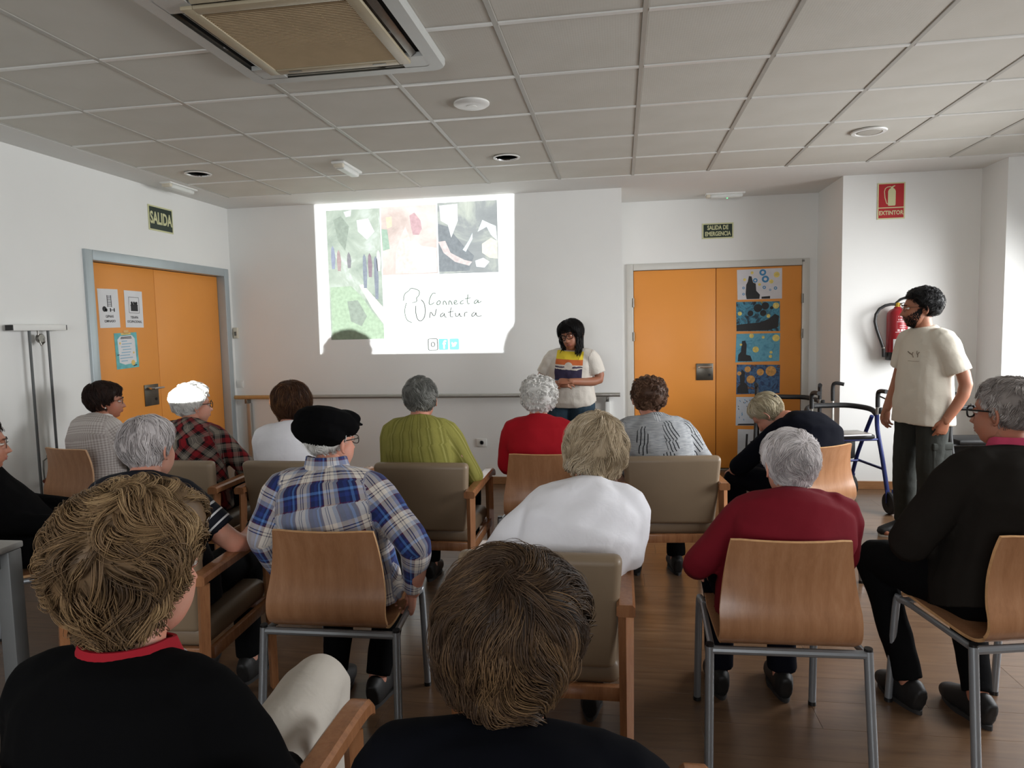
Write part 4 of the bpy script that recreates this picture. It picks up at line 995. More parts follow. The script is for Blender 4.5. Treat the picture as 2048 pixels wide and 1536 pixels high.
def hair_build(sp_, seed):
    """returns V, F, rnd in head space; sp_: dict of the style"""
    rg = np.random.default_rng(seed); g = sp_.get
    xa, xe = LOW[g('low', 'short')]; xe = np.array(xe, float)+g('drop', 0)
    t0, tt, tb, ts = g('t', (.012, .012, .008, .004)); la, lf = g('lump', (.003, 26)); fade = g('fade', 14)
    def e0f(D): return np.interp(np.degrees(np.arctan2(np.abs(D[:, 0]), D[:, 1])), xa, xe)
    def rad(D):
        e = np.degrees(np.arcsin(np.clip(D[:, 2], -1, 1))); w = .18+.82*smooth01((e-e0f(D))/fade)
        T = (t0+tt*np.maximum(D[:, 2], 0)+tb*np.maximum(-D[:, 1], 0)+ts*np.abs(D[:, 0])+la*fnoise(D, lf*.1, seed)+la*.6*fnoise(D, lf*.28, seed+1)+g('nape', .012)*smooth01((-e-28)/34)*np.clip(-D[:, 1]*2, 0, 1))*w
        return head_r(D)+np.maximum(T, .001)
    na, ns = g('grid', (56, 30)); az = np.linspace(-PI, PI, na, endpoint=False); s = np.linspace(0, 1, ns)**.9
    A, S_ = np.meshgrid(az, s); E0 = np.interp(np.degrees(np.abs(A)), xa, xe); E_ = np.radians(E0+(89-E0)*S_)
    D = np.stack([np.sin(A)*np.cos(E_), np.cos(A)*np.cos(E_), np.sin(E_)], -1).reshape(-1, 3); V = D*rad(D)[:, None]
    Di = D[:na]; V = np.concatenate([V, Di*(head_r(Di)*.94)[:, None]])
    F = []
    for i in range(ns-1):
        for k in range(na): F.append((i*na+k, i*na+(k+1) % na, (i+1)*na+(k+1) % na, (i+1)*na+k))
    F.append(tuple((ns-1)*na+k for k in range(na)))
    for k in range(na): F.append((ns*na+k, ns*na+(k+1) % na, (k+1) % na, k))
    R_ = np.full(len(V), g('base', .3))
    # strands
    C_ = g('c', 7); M_ = g('n', 1100)//C_+1; K = g('k', 7)
    a = rg.uniform(-PI, PI, M_*3); z = rg.uniform(-.9, .995, M_*3); e = np.degrees(np.arcsin(z)); ok = e > np.interp(np.degrees(np.abs(a)), xa, xe)+g('edge', 2)
    a, z = a[ok][:M_], z[ok][:M_]
    cr0 = np.array(g('crown', (.0, -.62, .78))); ex = cr0/np.linalg.norm(cr0)+rg.normal(0, .22, (M_//8, 3)); ex /= np.linalg.norm(ex, axis=1)[:, None]
    a = np.concatenate([a, np.arctan2(ex[:, 0], ex[:, 1])]); z = np.concatenate([z, ex[:, 2]]); N = len(a); L = rg.uniform(*g('len', (.04, .08)), N); c_ = np.sqrt(1-z*z); D = np.stack([np.sin(a)*c_, np.cos(a)*c_, z], -1)
    tone = .5+.17*fnoise(D, 4.5, seed+31)+rg.normal(0, .12, N)
    crown = np.array(g('crown', (.0, -.62, .78))); crown = crown/np.linalg.norm(crown)
    lift = rg.uniform(.0, 1, N)**1.5*g('lift', .004); ph = rg.normal(size=N)*g('jit', .25); cr = g('cr', .008)
    gw = g('grav', .5); wv, wf = g('wave', (.5, 9)); curl = g('curl', 0); part = g('part', None)
    P = []; Ts = []; Ds = []
    for k in range(K):
        r = rad(D)+(-.003 if k == 0 else 0)+lift*math.sin(PI*min(1, (k+.3)/K))*1.0+(.0015 if k else 0)
        if g('tip') and k > K-3: r = r+lift*g('tip')*(k-K+3)/2
        P.append(D*r[:, None])
        dc = D @ crown; t = D*dc[:, None]-crown; t /= np.maximum(np.linalg.norm(t, axis=1), 1e-6)[:, None]
        gr = np.array((0, 0, -1.)); gt = gr-D*(D @ gr)[:, None]; t = t+gw*gt+np.array(g('bias', (0, 0, 0)))
        t -= D*(t*D).sum(1)[:, None]; t /= np.maximum(np.linalg.norm(t, axis=1), 1e-6)[:, None]
        an = ph+wv*fnoise(D, wf, seed+5)+g('swirl', 0)+curl*k/K*np.sign(ph)
        b = np.cross(D, t); t = t*np.cos(an)[:, None]+b*np.sin(an)[:, None]
        Ts.append(t); Ds.append(D)
        st = (L/K/r); e = np.degrees(np.arcsin(np.clip(D[:, 2], -1, 1))); st = np.where(e < e0f(D)-g('over', 5), st*.12, st)
        D = D+t*st[:, None]; D /= np.linalg.norm(D, axis=1)[:, None]
    # every guide carries a lock of finer strands that converge towards the tip
    Pn = np.repeat(np.array(P), C_, axis=1); Tn = np.repeat(np.array(Ts), C_, axis=1); Dn = np.repeat(np.array(Ds), C_, axis=1); N = Pn.shape[1]
    oa = rg.normal(size=N)*cr; ob = rg.normal(size=N)*cr; oc = np.abs(rg.normal(size=N))*cr*g('fluff', .3)
    w = rg.uniform(.6, 1.25, N)*g('w', .0028); prof = np.interp(np.arange(K)/(K-1), [0, .25, .6, .85, 1], [.7, 1, .95, .6, .06])
    rnd = np.clip(np.repeat(tone, C_)+rg.normal(0, .09, N), 0, 1)
    SV = np.zeros((N, K, 3, 3)); B0 = np.cross(Dn[0], Tn[0])
    for k in range(K):
        cl = np.interp(k/(K-1), [0, .5, 1], [1, .85, g('clump', .45)]); b = np.cross(Dn[k], Tn[k]); ww = (w*prof[k])[:, None]
        q = Pn[k]+(b*oa[:, None]+Tn[k]*ob[:, None]*.8)*cl+Dn[k]*(oc*math.sin(PI*(k+.5)/K))[:, None]
        SV[:, k, 0] = q+b*ww; SV[:, k, 1] = q+Dn[k]*ww*.7; SV[:, k, 2] = q-b*ww
    o = len(V); base = o+np.arange(N)[:, None, None]*(K*3); F2 = []
    kk = np.arange(K-1)[None, :, None]*3; q = np.array([[0, 1], [1, 2]])
    for c0, c1 in ((0, 1), (1, 2), (2, 0)):
        f = np.stack([base+kk+c0, base+kk+c1, base+kk+3+c1, base+kk+3+c0], -1).reshape(-1, 4); F2.append(f)
    F += [tuple(x) for x in np.concatenate(F2).tolist()]
    V = np.concatenate([V, SV.reshape(-1, 3)]); R_ = np.concatenate([R_, np.repeat(rnd, K*3)])
    return V, F, R_

# ---- clothes
def cloth_mat(name, c, rough=.8, var=.06, bump=.25, weave=0, bscale=16, sheen=.15):
    if name in MATS: return MATS[name]
    t = NT(name); v = t.coord('Object'); n = t.noise(v, 9, 3); b = lin(*c)
    t.set(t.ramp(n, [(.3, tuple(x*(1-var) for x in b[:3])+(1,)), (.7, tuple(min(1, x*(1+var)) for x in b[:3])+(1,))]), rough, 0, .15 if sum(c) > 150 else .05, 0)
    t.bump(t.noise(v, bscale, 3, .5, .3), bump*.6, .02); MATS[name] = t.m; return t.m
def uvp(t):
    a = t.attr('cl'); s = t.n('SeparateXYZ'); t.l(a.outputs['Vector'], s.inputs[0]); return s.outputs[0], s.outputs[1], s.outputs[2]
def fract(t, x, period, off=0): return t.math('FRACT', t.math('ADD', t.math('DIVIDE', x, period), off))
def bands(t, x, period, stops, off=0): return t.ramp(fract(t, x, period, off), [(p, lin(*c)) for p, c in stops], 'CONSTANT')
def plaid_blue():
    t = NT('plaid_blue'); u, v, w = uvp(t)
    st = [(0, (36, 46, 92)), (.1, (44, 62, 130)), (.2, (36, 46, 92)), (.26, (88, 132, 196)), (.33, (36, 46, 92)), (.40, (92, 28, 44)), (.43, (222, 214, 204)), (.56, (38, 40, 80)), (.585, (222, 214, 204)), (.64, (38, 40, 80)), (.665, (222, 214, 204)), (.80, (160, 168, 186)), (.92, (92, 28, 44)), (.95, (36, 46, 92))]
    a = bands(t, u, .118, st, .1); b = bands(t, v, .135, st, .35); t.set(t.mix(.5, a, b), .8, 0, .2, .1)
    t.bump(t.noise(t.coord('Object'), 16, 3, .6, .4), .25, .02); return t.m
def plaid_red():
    t = NT('tartan_red'); u, v, w = uvp(t); p = t.math('ADD', t.math('MULTIPLY', u, .8), t.math('MULTIPLY', v, .6)); q = t.math('SUBTRACT', t.math('MULTIPLY', v, .8), t.math('MULTIPLY', u, .6))
    st = [(0, (20, 18, 20)), (.12, (124, 24, 30)), (.42, (20, 18, 20)), (.52, (128, 120, 110)), (.82, (24, 22, 24)), (.86, (120, 112, 104)), (.9, (20, 18, 20))]
    t.set(t.mix(.5, bands(t, p, .085, st), bands(t, q, .085, st, .3)), .85, 0, .2); t.bump(t.noise(t.coord('Object'), 16, 3), .2, .02); return t.m
def gingham():
    t = NT('gingham_grey'); u, v, w = uvp(t); st = [(0, (206, 200, 196)), (.5, (164, 154, 150))]
    t.set(t.mix(.5, bands(t, u, .016, st), bands(t, v, .016, st)), .8, 0, .2); t.bump(t.noise(t.coord('Object'), 14, 3), .25, .02); return t.m
def green_stripe():
    t = NT('olive_stripe'); u, v, w = uvp(t); st = [(0, (146, 142, 72)), (.34, (130, 127, 60)), (.5, (154, 150, 84)), (.62, (126, 123, 58)), (.8, (144, 140, 72))]
    t.set(bands(t, u, .062, st), .75, 0, .2); t.bump(t.noise(t.coord('Object'), 14, 3), .3, .02); return t.m
def navy_striped():
    t = NT('navy_striped_sleeve'); u, v, w = uvp(t); f = fract(t, v, .034); on = t.math('MULTIPLY', t.math('GREATER_THAN', f, .8), t.math('GREATER_THAN', w, .5)); on = t.math('MULTIPLY', on, t.math('GREATER_THAN', v, .075))
    t.set(t.mix(on, lin(20, 22, 32), lin(206, 206, 208)), .8, 0, .2); t.bump(t.noise(t.coord('Object'), 14, 3), .2, .02); return t.m
def grey_pattern():
    t = NT('grey_hatched'); u, v, w = uvp(t); c = t.coord('Object'); n = t.noise(c, 5, 2); cb = t.n('CombineXYZ'); t.l(t.math('MULTIPLY', u, 9), cb.inputs[0]); t.l(t.math('MULTIPLY', v, 8), cb.inputs[1])
    vo = t.n('TexVoronoi'); vo.inputs['Scale'].default_value = 1.0; t.l(cb.outputs[0], vo.inputs['Vector']); near = t.math('LESS_THAN', vo.outputs['Distance'], .5)
    sp_ = t.n('SeparateColor'); t.l(vo.outputs['Color'], sp_.inputs[0]); ang = t.math('SUBTRACT', sp_.outputs[0], .35)
    ln = t.math('LESS_THAN', fract(t, t.math('ADD', u, t.math('MULTIPLY', v, ang)), .02), .3)
    streak = t.noise(t.coord('Object', (8, 8, 90)), 3, 3); base = t.ramp(streak, [(.3, lin(136, 140, 144)), (.7, lin(176, 178, 180))])
    wl = t.math('GREATER_THAN', sp_.outputs[1], .7)
    ink = t.mix(wl, lin(38, 40, 44), lin(206, 208, 210)); t.set(t.mix(t.math('MULTIPLY', near, ln), base, ink), .8, 0, .2); t.bump(t.noise(c, 14, 3), .25, .02); return t.m
def tee_print():
    """off-white shirt with a landscape print of coloured bands on the chest"""
    t = NT('printed_tee'); u, v, w = uvp(t); pu = t.math('ABSOLUTE', u)
    n = t.noise(t.coord('Object'), 13, 3); vv = t.math('ADD', v, t.math('MULTIPLY', t.math('SUBTRACT', n, .5), .05))
    st = [(0, (96, 150, 172)), (.10, (58, 52, 76)), (.44, (216, 208, 196)), (.50, (84, 76, 96)), (.56, (216, 208, 196)), (.60, (206, 110, 62)), (.76, (232, 206, 64))]
    f = t.math('DIVIDE', t.math('SUBTRACT', v, .165), .27); fm = t.math('DIVIDE', t.math('SUBTRACT', vv, .165), .27)
    low = t.ramp(fm, [(p, lin(*c)) for p, c in st], 'CONSTANT'); hi = t.ramp(f, [(p, lin(*c)) for p, c in st], 'CONSTANT'); col = t.mix(t.math('GREATER_THAN', f, .58), low, hi)
    su = t.math('POWER', t.math('SUBTRACT', pu, 0), 2); sv = t.math('POWER', t.math('SUBTRACT', v, .317), 2); sun = t.math('LESS_THAN', t.math('ADD', su, sv), .0011); col = t.mix(sun, col, lin(216, 208, 196))
    on = t.math('MULTIPLY', t.math('LESS_THAN', pu, .112), t.math('MULTIPLY', t.math('GREATER_THAN', f, 0), t.math('LESS_THAN', f, 1))); on = t.math('MULTIPLY', on, t.math('LESS_THAN', w, .5))
    t.set(t.mix(on, lin(214, 208, 198), col), .8, 0, .2); t.bump(t.noise(t.coord('Object'), 12, 3, .6, .4), .35, .02); return t.m
def denim():
    t = NT('denim'); c = t.coord('Object'); n = t.noise(c, 10, 4); t.set(t.ramp(n, [(.3, lin(30, 48, 62)), (.7, lin(52, 76, 92))]), .75, 0, .25); t.bump(t.noise(c, 14, 4, .6, .5), .4, .02); return t.m
def seglen(P): P = np.array([tuple(p) for p in P]); return P, np.concatenate([[0], np.cumsum(np.linalg.norm(np.diff(P, axis=0), axis=1))])
def cloth_coords(V, chains):
    """chains: list of (points, radius, part). nearest chain decides; u = around, v = along"""
    best = np.full(len(V), 1e9); out = np.zeros((len(V), 3))
    for pts, rad, part, ref in chains:
        P, cum = seglen(pts)
        for i in range(len(P)-1):
            a, b = P[i], P[i+1]; ab = b-a; tt = np.clip((V-a) @ ab/(ab @ ab), 0, 1); q = a+tt[:, None]*ab; d = V-q
            dist = np.linalg.norm(d, axis=1)/rad; m = dist < best
            t = ab/np.linalg.norm(ab); x = np.array(ref[0], float); x = x-t*(x @ t); x /= np.linalg.norm(x); y = np.cross(t, x)
            th = np.arctan2(d @ x, (d @ y)*ref[1]); best[m] = dist[m]
            out[m, 0] = ((d @ x) if ref[1] == 1 and part == 0 else th*min(rad, .15))[m]; out[m, 1] = (cum[i]+tt*np.linalg.norm(ab))[m]; out[m, 2] = part
    return out
def wrinkle(V, F, amp, seed, vec=(5, 5, 16)):
    F3 = tri(F); N = vnormals(V, F3); S_ = np.array(vec)
    d = amp*(fnoise(V*S_, 1.6, seed)*.6+fnoise(V*S_[[2, 0, 1]], 1.3, seed+3)*.4+.35*fnoise(V, 55, seed+9))
    return V+N*d[:, None]
# ================================================================== people
def rotm(yaw, pitch, roll): return Matrix.Rotation(math.radians(yaw), 3, 'Z') @ Matrix.Rotation(math.radians(-pitch), 3, 'X') @ Matrix.Rotation(math.radians(roll), 3, 'Y')
TS = [0, .22, .45, .66, .80, .89, .955, 1.0]; TX = [.185, .172, .178, .186, .178, .145, .095, .066]; TY = [.138, .128, .126, .116, .102, .084, .066, .056]
def person(key, label, hw, head, shirt, trousers, hair=None, hmat=None, skinm=SK, seat=None, stand=None, fat=1.0, bulge=.045, arms=None, legs=None, sleeve='long', hs=.95, face=False, voxel=.011,
           shoe=None, collar=None, seed=1, glasses=None, shoulder=.165, wr=.004, neckd=(0, -.05, -.096), hem=-.06, front=False, curl=(.5, .6, .4), belly=0.0, brow=(40, 32, 28), thick=1.0, slw=1.0, pel=None, legw=1.0, hip=1.0, slend=.22):
    loc = SEATS[key] if stand is None else stand
    r = tag(empty('person', (loc[0], loc[1], 0), math.radians(loc[2])), label, 'person')
    Ri = Matrix.Rotation(-math.radians(loc[2]), 3, 'Z'); L_ = lambda p: Ri @ Vector((p[0]-loc[0], p[1]-loc[1], p[2]))
    H = L_(hw); Rh = rotm(head[0]-loc[2], head[1], head[2])
    P0 = Vector(pel) if pel else (Vector((0, .175+.13*(fat-1), .545)) if stand is None else Vector((0, 0, .90*stand[3])))
    nb = H+Vector(neckd)
    d = nb-P0; sp1 = spline([tuple(P0), tuple(P0+d*.36+Vector((0, -bulge*.25, 0))), tuple(P0+d*.72+Vector((0, -bulge, 0))), tuple(nb)], 8)
    S_, cum = seglen(sp1); cum = cum/cum[-1]
    at = lambda t: Vector([float(np.interp(t, cum, S_[:, i])) for i in range(3)])
    tot = float(np.linalg.norm(np.diff(S_, axis=0), axis=1).sum())
    sh = at(.84)
    if arms is None: arms = {}
    J = {}
    for s, nm in ((-1, 'L'), (1, 'R')):
        a = arms.get(nm)
        if a is None: a = [(s*.235*fat, sh.y+.05, .69), (s*.13, .42, .635)]
        J[nm] = [sh+Vector((s*shoulder*fat, 0, -.012))]+[Vector(q) for q in a]
    if stand is None: lg = legs or {'L': [(-.115, .56, .535), (-.12, .53, .09)], 'R': [(.115, .56, .535), (.12, .53, .09)]}; hipx = .09
    else: lg = legs or {'L': [(-.10, .02, .50), (-.11, -.03, .09)], 'R': [(.10, .02, .50), (.11, -.03, .09)]}; hipx = .095
    LG = {nm: [P0+Vector((s*hipx, .02 if stand is None else 0, -.01))]+[Vector(q) for q in lg[nm]] for s, nm in ((-1, 'L'), (1, 'R'))}
    # ---- skin body
    B = Lump(); f0 = fat*.86
    B.loft([at(t) for t in TS[:-1]]+[nb+Vector((0, 0, -.005))], [x*f0 for x in TX[:-1]]+[.055], [y*f0 for y in TY[:-1]]+[.052])
    B.limb([nb+Vector((0, -.008, -.05)), nb, H+Rh @ Vector((0, -.012, -.055))], [.062*hs, .055*hs, .053*hs])
    for nm in 'LR':
        B.limb(J[nm], [.046*fat, .041*fat**.5, .027], n=14)
        B.limb([LG[nm][0], LG[nm][0].lerp(LG[nm][1], .55), LG[nm][1], LG[nm][1].lerp(LG[nm][2], .5), LG[nm][2]], [.062, .055, .043, .04, .036], n=14); an = LG[nm][-1]; B.limb([an, an+Vector((0, .02, -.045)), an+Vector((0, .14, -.06))], [.037, .034, .026])
    V, F = B.fuse(.011 if not face else .009, 2); Vs = [V]; Fs = [F]; Mi = [[0]*len(F)]; o = len(V)
    def join(v, f, m, X=None):
        nonlocal o
        v = np.asarray([tuple(p) for p in v]);
        if X is not None: v = v @ np.array(X[0]).T+np.array(X[1])
        Vs.append(v); Fs.append([tuple(i+o for i in q) for q in f]); Mi.append([m]*len(f)); o += len(v)
    XH = (np.array(Rh)*hs, np.array(H))
    hv, hf = head_mesh(*((96, 84) if face else (48, 40))); join(hv, hf, 0, XH)
    for s in (-1, 1):       # ears
        Re = Matrix.Rotation(s*.35, 3, 'Z') @ Matrix.Rotation(-.12, 3, 'X')
        v, f = uvball((s*.078, -.012, -.004), (.006, .016, .029), 12, rot=Re); join(v, f, 0, XH)
        pth = [Vector((s*.083, -.012, -.004))+Re @ Vector((s*.004, .017*math.cos(a)-.002, .030*math.sin(a))) for a in np.linspace(1.0, 4.9, 9)+(.9)*0]
        pth = [Vector((p.x, p.y-(.0), p.z)) for p in pth]; v, f = tube_vf(pth, [.003, .0042, .0048, .0048, .0046, .0042, .004, .0042, .005], 8); join(v, f, 0, XH)
    if face:
        for s in (-1, 1):
            c = (s*.031, .0745, .0085); v, f = uvball(c, (.0125, .0118, .0118), 14); join(v, f, 2, XH)
            v, f = uvball((c[0]-.001*s, c[1]+.0078, c[2]-.001), (.0052, .0045, .0052), 10); join(v, f, 3, XH)
            v, f = uvball(c, (.0142, .0135, .0132), 14, 14, Matrix.Rotation(-.25, 3, 'X')); join(v, f, 0, XH)
            v, f = uvball(c, (.0140, .0130, .0128), 14, 30, Matrix.Rotation(PI+.3, 3, 'X')); join(v, f, 0, XH)
            v, f = tube_vf([(s*.014, .0975, .0265), (s*.028, .0955, .031), (s*.046, .083, .027)], [.0022, .0032, .0016], 6); join(v, f, 4, XH)
        def fy(x, z): return face_shape(np.array([[x, math.sqrt(max(0, 1-(x/.061)**2-((z+.038)/.080)**2))*.070+.024, z]]))[0]
        for zz, rr_ in ((-.0565, .0036), (-.0655, .0044)):
            v, f = tube_vf([tuple(fy(x, zz+(.0025 if abs(x) > .015 else 0)*(-1 if zz > -.06 else 1))-np.array((0, .0012, 0))) for x in np.linspace(-.023, .023, 9)], [.0012, .0026, rr_, rr_, rr_*.9, rr_, rr_, .0026, .0012], 6); join(v, f, 1, XH)
    for s, nm in ((-1, 'L'), (1, 'R')):
        el, wrp = J[nm][1], J[nm][2]; fw_ = (wrp-el).normalized()
        hd = (arms.get(nm+'h') if arms else None)
        if hd: fw_ = Vector(hd[0]).normalized(); up_ = Vector(hd[1]); cv = hd[2] if len(hd) > 2 else curl
        else:
            if stand is None and arms.get(nm) is None: fw_ = Vector((0, .9, -.25)).normalized()
            up_ = Vector((s*.3, 0, 1)); cv = curl
        x = fw_.cross(up_).normalized(); z = x.cross(fw_); Mx = Matrix((x, fw_, z)).transposed()
        v, f = hand_vf(s, cv, .6); join(v*.95, f, 0, (np.array(Mx), np.array(wrp)))
    V = np.concatenate(Vs); F = [q for g_ in Fs for q in g_]; mi = [q for g_ in Mi for q in g_]
    mesh_obj('body', V, F, [skinm, M_lip, M_eyew, M_iris, plain('brow_%d_%d_%d' % brow, brow, .7)], r, mi)
    # ---- shirt
    T = Lump(); inf = .012*thick
    cs = [P0+Vector((0, 0, hem))]+[at(t) for t in TS]; bz = [0, belly*.8, belly, belly*.4, 0, 0, 0, 0, 0]
    cs = [c+Vector((0, b*.6, 0)) for c, b in zip(cs, bz)]
    T.loft(cs, [TX[0]*fat*hip*1.02+inf]+[x*(fat if i < 6 else 1)*(hip if i < 2 else 1)+inf for i, x in enumerate(TX)], [TY[0]*fat*1.03+inf]+[y*(fat if i < 6 else 1)+inf+bz[i+1]*.7 for i, y in enumerate(TY)], n=24, pw=2.25)
    chains = [([tuple(c) for c in cs], .15, 0, ((1, 0, 0), 1 if front else -1))]
    for s, nm in ((-1, 'L'), (1, 'R')):
        a, b, c = J[nm]; base = [sh+Vector((s*.05*fat, 0, .012)), a+Vector((-s*.012, 0, .006))]
        if sleeve == 'short': e_ = a.lerp(b, .72); P, Rr = base+[a.lerp(b, .36), e_], [.07*fat, .068*fat*slw, .066*fat*slw, .066*fat*slw]
        elif sleeve == 'mid': e_ = b.lerp(c, slend); P, Rr = base+[a.lerp(b, .5), b, e_], [.07*fat, .066*fat*slw, .062*fat*slw, .058*fat*slw, .053*fat*slw]
        else: e_ = b.lerp(c, .93); P, Rr = base+[a.lerp(b, .5), b, b.lerp(c, .5), e_], [.07*fat, .064*fat*slw, .059*fat*slw, .055*fat*slw, .047*slw, .039*slw]
        T.limb(P, Rr, n=16, flat=(False, True), sub=3); chains.append(([tuple(q) for q in P[1:]], .062, 1, ((0, 1, 0), 1)))
    V, F = T.fuse(voxel, 3); cc = cloth_coords(V, chains); V = wrinkle(V, F, wr, seed)
    mesh_obj('shirt' if sleeve == 'short' else 'top', V, F, shirt, r, attrs={'cl': ('FLOAT_VECTOR', cc)})
    # ---- trousers
    Q = Lump(); inf = .010
    Q.loft([P0+Vector((0, 0, -.075)), P0+Vector((0, 0, -.03)), P0+Vector((0, 0, .04)), P0+Vector((0, -.005, .10))], [x*fat*hip*.97 for x in (.15, .18, .178, .165)], [y*fat*.97 for y in (.11, .135, .13, .12)], n=20)
    for nm in 'LR':
        a, b, c = LG[nm]; e_ = b.lerp(c, .97)
        if stand is None: Q.limb([a+Vector((0, -.02, 0)), a.lerp(b, .55), b, b.lerp(c, .18), b.lerp(c, .6), e_], [.092*fat*legw, .084*fat*legw, .068*legw, .066*legw, .058*legw, .052*legw], n=16, flat=(False, True), sub=3)
        else: Q.limb([a, a.lerp(b, .5), b, b.lerp(c, .5), e_], [.098*fat*legw, .088*fat*legw, .070*legw, .064*legw, .058*legw], n=16, flat=(False, True), sub=4)
    V, F = Q.fuse(.012 if voxel >= .011 else .010, 3); V = wrinkle(V, F, .004, seed+20); V[:, 2] = np.maximum(V[:, 2], .02)
    mesh_obj('trousers', V, F, trousers, r)
    # ---- shoes
    for nm in 'LR':
        an = LG[nm][-1]; fx = Vector((an.x*.15, 1, 0)).normalized() if stand is None else Vector((an.x*.8, 1, 0)).normalized(); X = Vector((fx.y, -fx.x, 0))
        K_ = Lump(); y0 = an+Vector((0, -.055, 0)); pts = [y0+fx*q for q in (-.012, .02, .075, .13, .18, .215, .232)]
        hh = [.05, .06, .056, .045, .036, .030, .018]; ww = [.024, .035, .037, .041, .044, .035, .018]
        K_.loft([Vector((p.x, p.y, h_+.002)) for p, h_ in zip(pts, hh)], ww, hh, X, n=16, pw=2.6)
        V, F = K_.fuse(.008, 2); V[:, 2] = np.maximum(V[:, 2], .012); so = mesh_obj('shoe', V, F, (shoe or [M_shoe])[0], r)
        m = MB(); q = []
        for k in range(28):
            a = 2*PI*k/28; c_ = math.cos(a); s_ = math.sin(a); w_ = .043 if c_ > -.2 else .036; p = y0+fx*(.110+.124*c_)+X*(w_*s_*(1-.12*c_*c_)); q.append((p.x, p.y))
        m.prism(q, lambda u, v, w: Vector((u, v, w)), .016); m.build('sole', (shoe or [0, M_sole])[1], so)
    # ---- hair
    if hair:
        V, F, R_ = hair_build(hair, seed*17+3); V = V @ np.array(Rh).T*hs+np.array(H)
        mesh_obj('hair', V, F, hmat, r, attrs={'rnd': ('FLOAT', R_)})
    if glasses:
        g = MB(); rr_, ww = glasses[1], glasses[2]; toH = lambda p: tuple(Rh @ Vector(p)*hs+H)
        for s in (-1, 1):
            pth = []
            for k in range(20):
                a = 2*PI*k/20; ca, sa = math.cos(a), math.sin(a); qq = (abs(ca)**3.2+abs(sa)**3.2)**(-1/3.2); pth.append(toH((s*.033+ww*ca*qq, .0945-.10*(abs(s*.033+ww*ca*qq)**2)*6, .006+ww*.82*sa*qq)))
            g.tube(pth, rr_, 6, closed=True)
            g.tube([toH(p) for p in ((s*(.033+ww), .086, .014), (s*.074, .076, .014), (s*.0815, .0, .012), (s*.081, -.022, -.002))], rr_*1.0, 6)
        g.tube([toH(p) for p in ((-.012, .097, .010), (0, .102, .013), (.012, .097, .010))], rr_, 6); g.build('glasses', glasses[0], r)
    if collar:
        hgt, mats_ = collar; nx = at(.985); tdir = (nb-at(.9)).normalized(); up_ = (tdir*.35+Vector((0, -.1, 1))).normalized(); X = Vector((1, 0, 0)); Yv = up_.cross(X).normalized()
        for j, (z0_, z1_, rr0, rr1, mt, nme) in enumerate(mats_):
            V_ = []; F_ = []; n = 36; q4 = ((rr0, z0_), (rr1, z1_), (rr1-.006, z1_), (rr0-.006, z0_))
            for rr2, zz in q4:
                for k in range(n):
                    a = 2*PI*k/n; V_.append(nb+Vector((0, -.004, hgt))+X*(rr2*1.04*math.cos(a))+Yv*(rr2*math.sin(a))+up_*(zz-.02*max(0, math.sin(a)*1.0)))
            for i in range(4):
                for k in range(n): F_.append((i*n+k, i*n+(k+1) % n, ((i+1) % 4)*n+(k+1) % n, ((i+1) % 4)*n+k))
            mesh_obj(nme, V_, F_, mt, r, sharp=40, attrs={'cl': ('FLOAT_VECTOR', [(.1*2*PI*(i % n)/n, .04+q4[i//n][1], 0) for i in range(4*n)])})
    return r, Rh, H, nb
M_shoe = plain('shoe_black', (15, 14, 14), .6); M_sole = plain('sole_dark', (30, 28, 27), .7)
M_trblk = cloth_mat('trousers_black', (11, 11, 12), .85); M_trnavy = cloth_mat('trousers_navy', (15, 16, 24), .85); M_trgrey = cloth_mat('trousers_grey', (58, 58, 58), .85)
C_white = cloth_mat('cotton_white', (240, 240, 245), .75, .02, .35); C_red = cloth_mat('knit_red', (164, 22, 34), .8); C_burg = cloth_mat('knit_burgundy', (112, 22, 34), .85, bump=.15)
C_black = cloth_mat('knit_black', (8, 8, 9), .9, bump=.15); C_navy = cloth_mat('knit_navy', (14, 16, 24), .9, bump=.15); C_dknavy = cloth_mat('jersey_navy', (10, 11, 16), .9, bump=.15); C_brown = cloth_mat('knit_brown', (32, 29, 26), .9, bump=.2); C_cream = cloth_mat('tee_cream', (208, 202, 188), .8, .02, .35)
C_beige = cloth_mat('trousers_beige', (206, 200, 190), .85, .02, .3)
H_blonde = hair_mat('hair_blonde', (64, 49, 36), (120, 95, 66), (176, 148, 108)); H_brown = hair_mat('hair_brown', (34, 24, 17), (62, 46, 33), (116, 90, 62))
H_white = hair_mat('hair_white', (186, 184, 180), (228, 226, 221), (248, 246, 242), .55, .3); H_lav = hair_mat('hair_silver', (140, 134, 134), (202, 195, 194), (238, 233, 232), .5, .35)
H_grey = hair_mat('hair_grey', (66, 66, 63), (118, 118, 113), (178, 178, 172), .5, .35); H_dark = hair_mat('hair_dark', (20, 13, 11), (42, 27, 22), (74, 50, 40)); H_bob = hair_mat('hair_chestnut', (34, 18, 10), (66, 40, 24), (122, 84, 52))
H_black = hair_mat('hair_black', (8, 8, 9), (16, 15, 15), (34, 31, 30)); H_auburn = hair_mat('hair_auburn', (50, 34, 26), (92, 66, 50), (140, 108, 86)); H_ash = hair_mat('hair_ash_blonde', (122, 104, 80), (190, 172, 144), (226, 214, 194), .5, .35); H_pale = hair_mat('hair_pale_blonde', (110, 100, 80), (176, 164, 136), (214, 206, 184), .5, .35); H_salt = hair_mat('hair_salt', (84, 76, 72), (150, 142, 137), (206, 200, 195), .5, .35)
ST_short = dict(low='nape', n=2600, k=7, len=(.035, .08), w=.0013, t=(.014, .010, .010, .006), cr=.006)
ST_man = dict(low='cropped', n=2200, k=6, len=(.025, .06), w=.0012, t=(.006, .006, .006, .002), lump=(.001, 20), fade=18, cr=.006)
